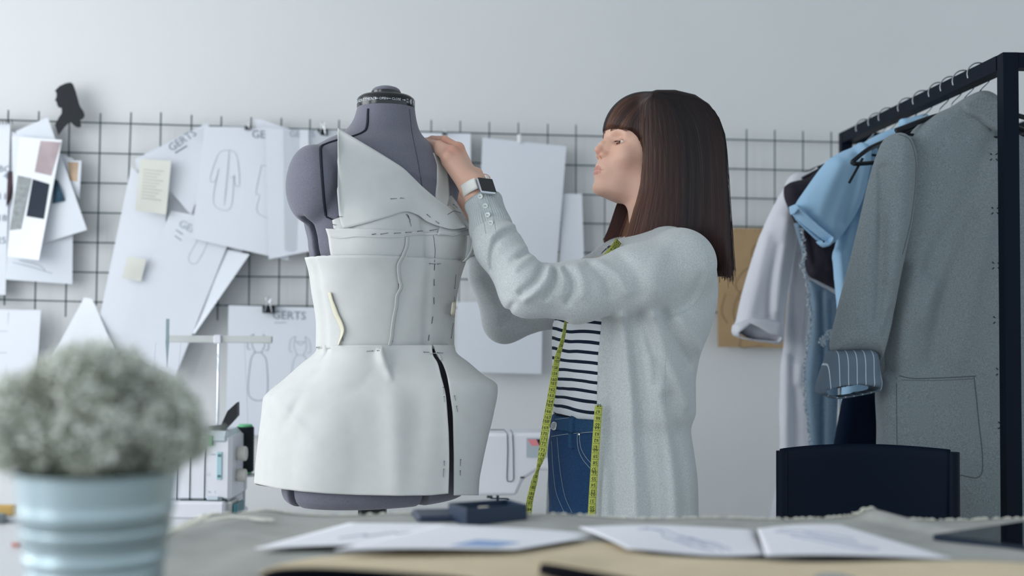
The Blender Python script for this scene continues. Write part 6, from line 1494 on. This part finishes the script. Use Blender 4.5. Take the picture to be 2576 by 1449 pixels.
gbox('dial_window', 545, 1136, 558, 1206, -.003, .0, M('pale_aqua', (168,204,212), .4), .001); gbox('dial_pointer', 548, 1142, 555, 1148, -.005, -.002, M('grey_mark', (90,120,126), .5), 0); gbox('dial_pointer', 548, 1194, 555, 1200, -.005, -.002, M('grey_mark', (90,120,126), .5), 0)
gbox('lever', 523, 1248, 552, 1257, -.010, .0, m_mach2, .002); gbox('lever_knob', 552, 1250, 562, 1258, -.010, .0, M('grey_knob', (110,122,128), .5), .001)
for (x_, y_, t_) in ((529,1145,'mm'),(518,1196,'1-2'),(524,1240,'N'),(540,1240,'S')):
    v, f_ = text_mesh(t_, .009); mk('panel_lettering', v[:, [0,2,1]]*np.array([1,1,1])+np.array([gx(x_), DG-.001, gz(y_)]), f_, m_ink2, sg, False)
# thread stand: pole, crossbar and thread guides
mb = MB(); mb.tube([(gx(500), DG+.19, gz(1084)-.02), (gx(500), DG+.19, gz(845,DG+.19))], .0036, 10); mb.build('stand_pole', m_chrome, sg)
mb = MB(); mb.box((gx(502), DG+.19, PX(500,853,DG+.19)[2]), ((636-370)/3000*(DG+.19), .014, .020), bev=.003); mb.build('thread_guide_bar', M('translucent_white_plastic', (222,226,224), .3, trans=.3), sg)
mb = MB(); mb.box((gx(499), DG+.185, PX(500,853,DG+.19)[2]), (.020,.020,.024), bev=.002); mb.build('pole_joint', m_mach, sg)
for x_ in (392, 455, 545, 615):
    mb = MB(); p = PX(x_,862,DG+.19); q_ = PX(x_+(-40 if x_ < 500 else 20)*.5,1090,DG+.16); mb.tube([p, (p+q_)/2, q_], .0005, 3); mb.build('thread', m_ink2, sg)
mb = MB(); a, b = PX(422,802,DG+.1), PX(420,925,DG+.1); mb.bar(a, a+(b-a)*.45, .0085, .003, (0,-1,0)); 
mb.build('stand_blade', M('grey_steel_blade', (128,144,150), .35, metal=.6), sg)
mb = MB(); q0 = a+(b-a)*.45; V = [q0+np.array([-.0055,0,0]), q0+np.array([.0045,0,0]), b, q0+np.array([-.0055,.003,0]), q0+np.array([.0045,.003,0]), b+np.array([0,.003,0])]; mb.add(V, [(0,1,2),(5,4,3),(0,3,4,1),(1,4,5,2),(2,5,3,0)]); mb.build('stand_blade', M('grey_steel_blade', (128,144,150), .35, metal=.6), sg, False)
# black lever at the right of the serger
mb = MB(); P = [(524,1074),(556,1070),(560,1060),(572,1034),(596,1012),(596,1046),(580,1064),(562,1083),(524,1083)]; P = [(PX(a, b, DG+.02)[0], PX(a, b, DG+.02)[2]) for a, b in P]; n = len(P)
mb.add([(x, DG+.02, z) for x, z in P]+[(x, DG+.05, z) for x, z in P], [tuple(range(n)), tuple(range(2*n-1, n-1, -1))]+[(i, i+n, (i+1)%n+n, (i+1)%n) for i in range(n)]); mb.build('black_lever', m_black, sg, False)
# thread cone on its own spool stand
cn = PX(616,1130,DG+.16); cone = empty('thread_cone', (cn[0], cn[1], PX(616,1190,DG+.16)[2])); tag(cone, 'tall black thread cone with green spool on the right of the overlock machine', 'thread cone')
zc0, zc1 = PX(616,1186,DG+.16)[2], PX(616,1073,DG+.16)[2]; r_ = 22.5/3000*(DG+.16)
mb = MB(); mb.lathe([(r_*.95,0)]+[(r_*(1.02-.04*t)+.0004*math.sin(t*300), (zc1-zc0)*t) for t in np.linspace(.02,.98,60)]+[(r_*.9,zc1-zc0)], (cn[0], cn[1], zc0), 32); mb.build('thread_winding', M('black_thread', (10,24,32), .8), cone)
mb = MB(); mb.lathe([(r_*.8,-.005),(r_*.8,zc1-zc0+.004),(r_*.74,zc1-zc0+.006)], (cn[0], cn[1], zc0), 24); mb.build('spool', M('green_spool', (110,196,140), .5), cone)
mb = MB(); mb.tube([(cn[0], cn[1], DZ+.004), (cn[0], cn[1], zc0-.003)], .0035, 8); mb.lathe([(.034,0),(.034,.005)], (cn[0], cn[1], zc0-.012), 24); mb.lathe([(.045,0),(.045,.006)], (cn[0], cn[1], DZ), 24); mb.build('spool_stand', M('pale_stand', (200,204,206), .5), cone)
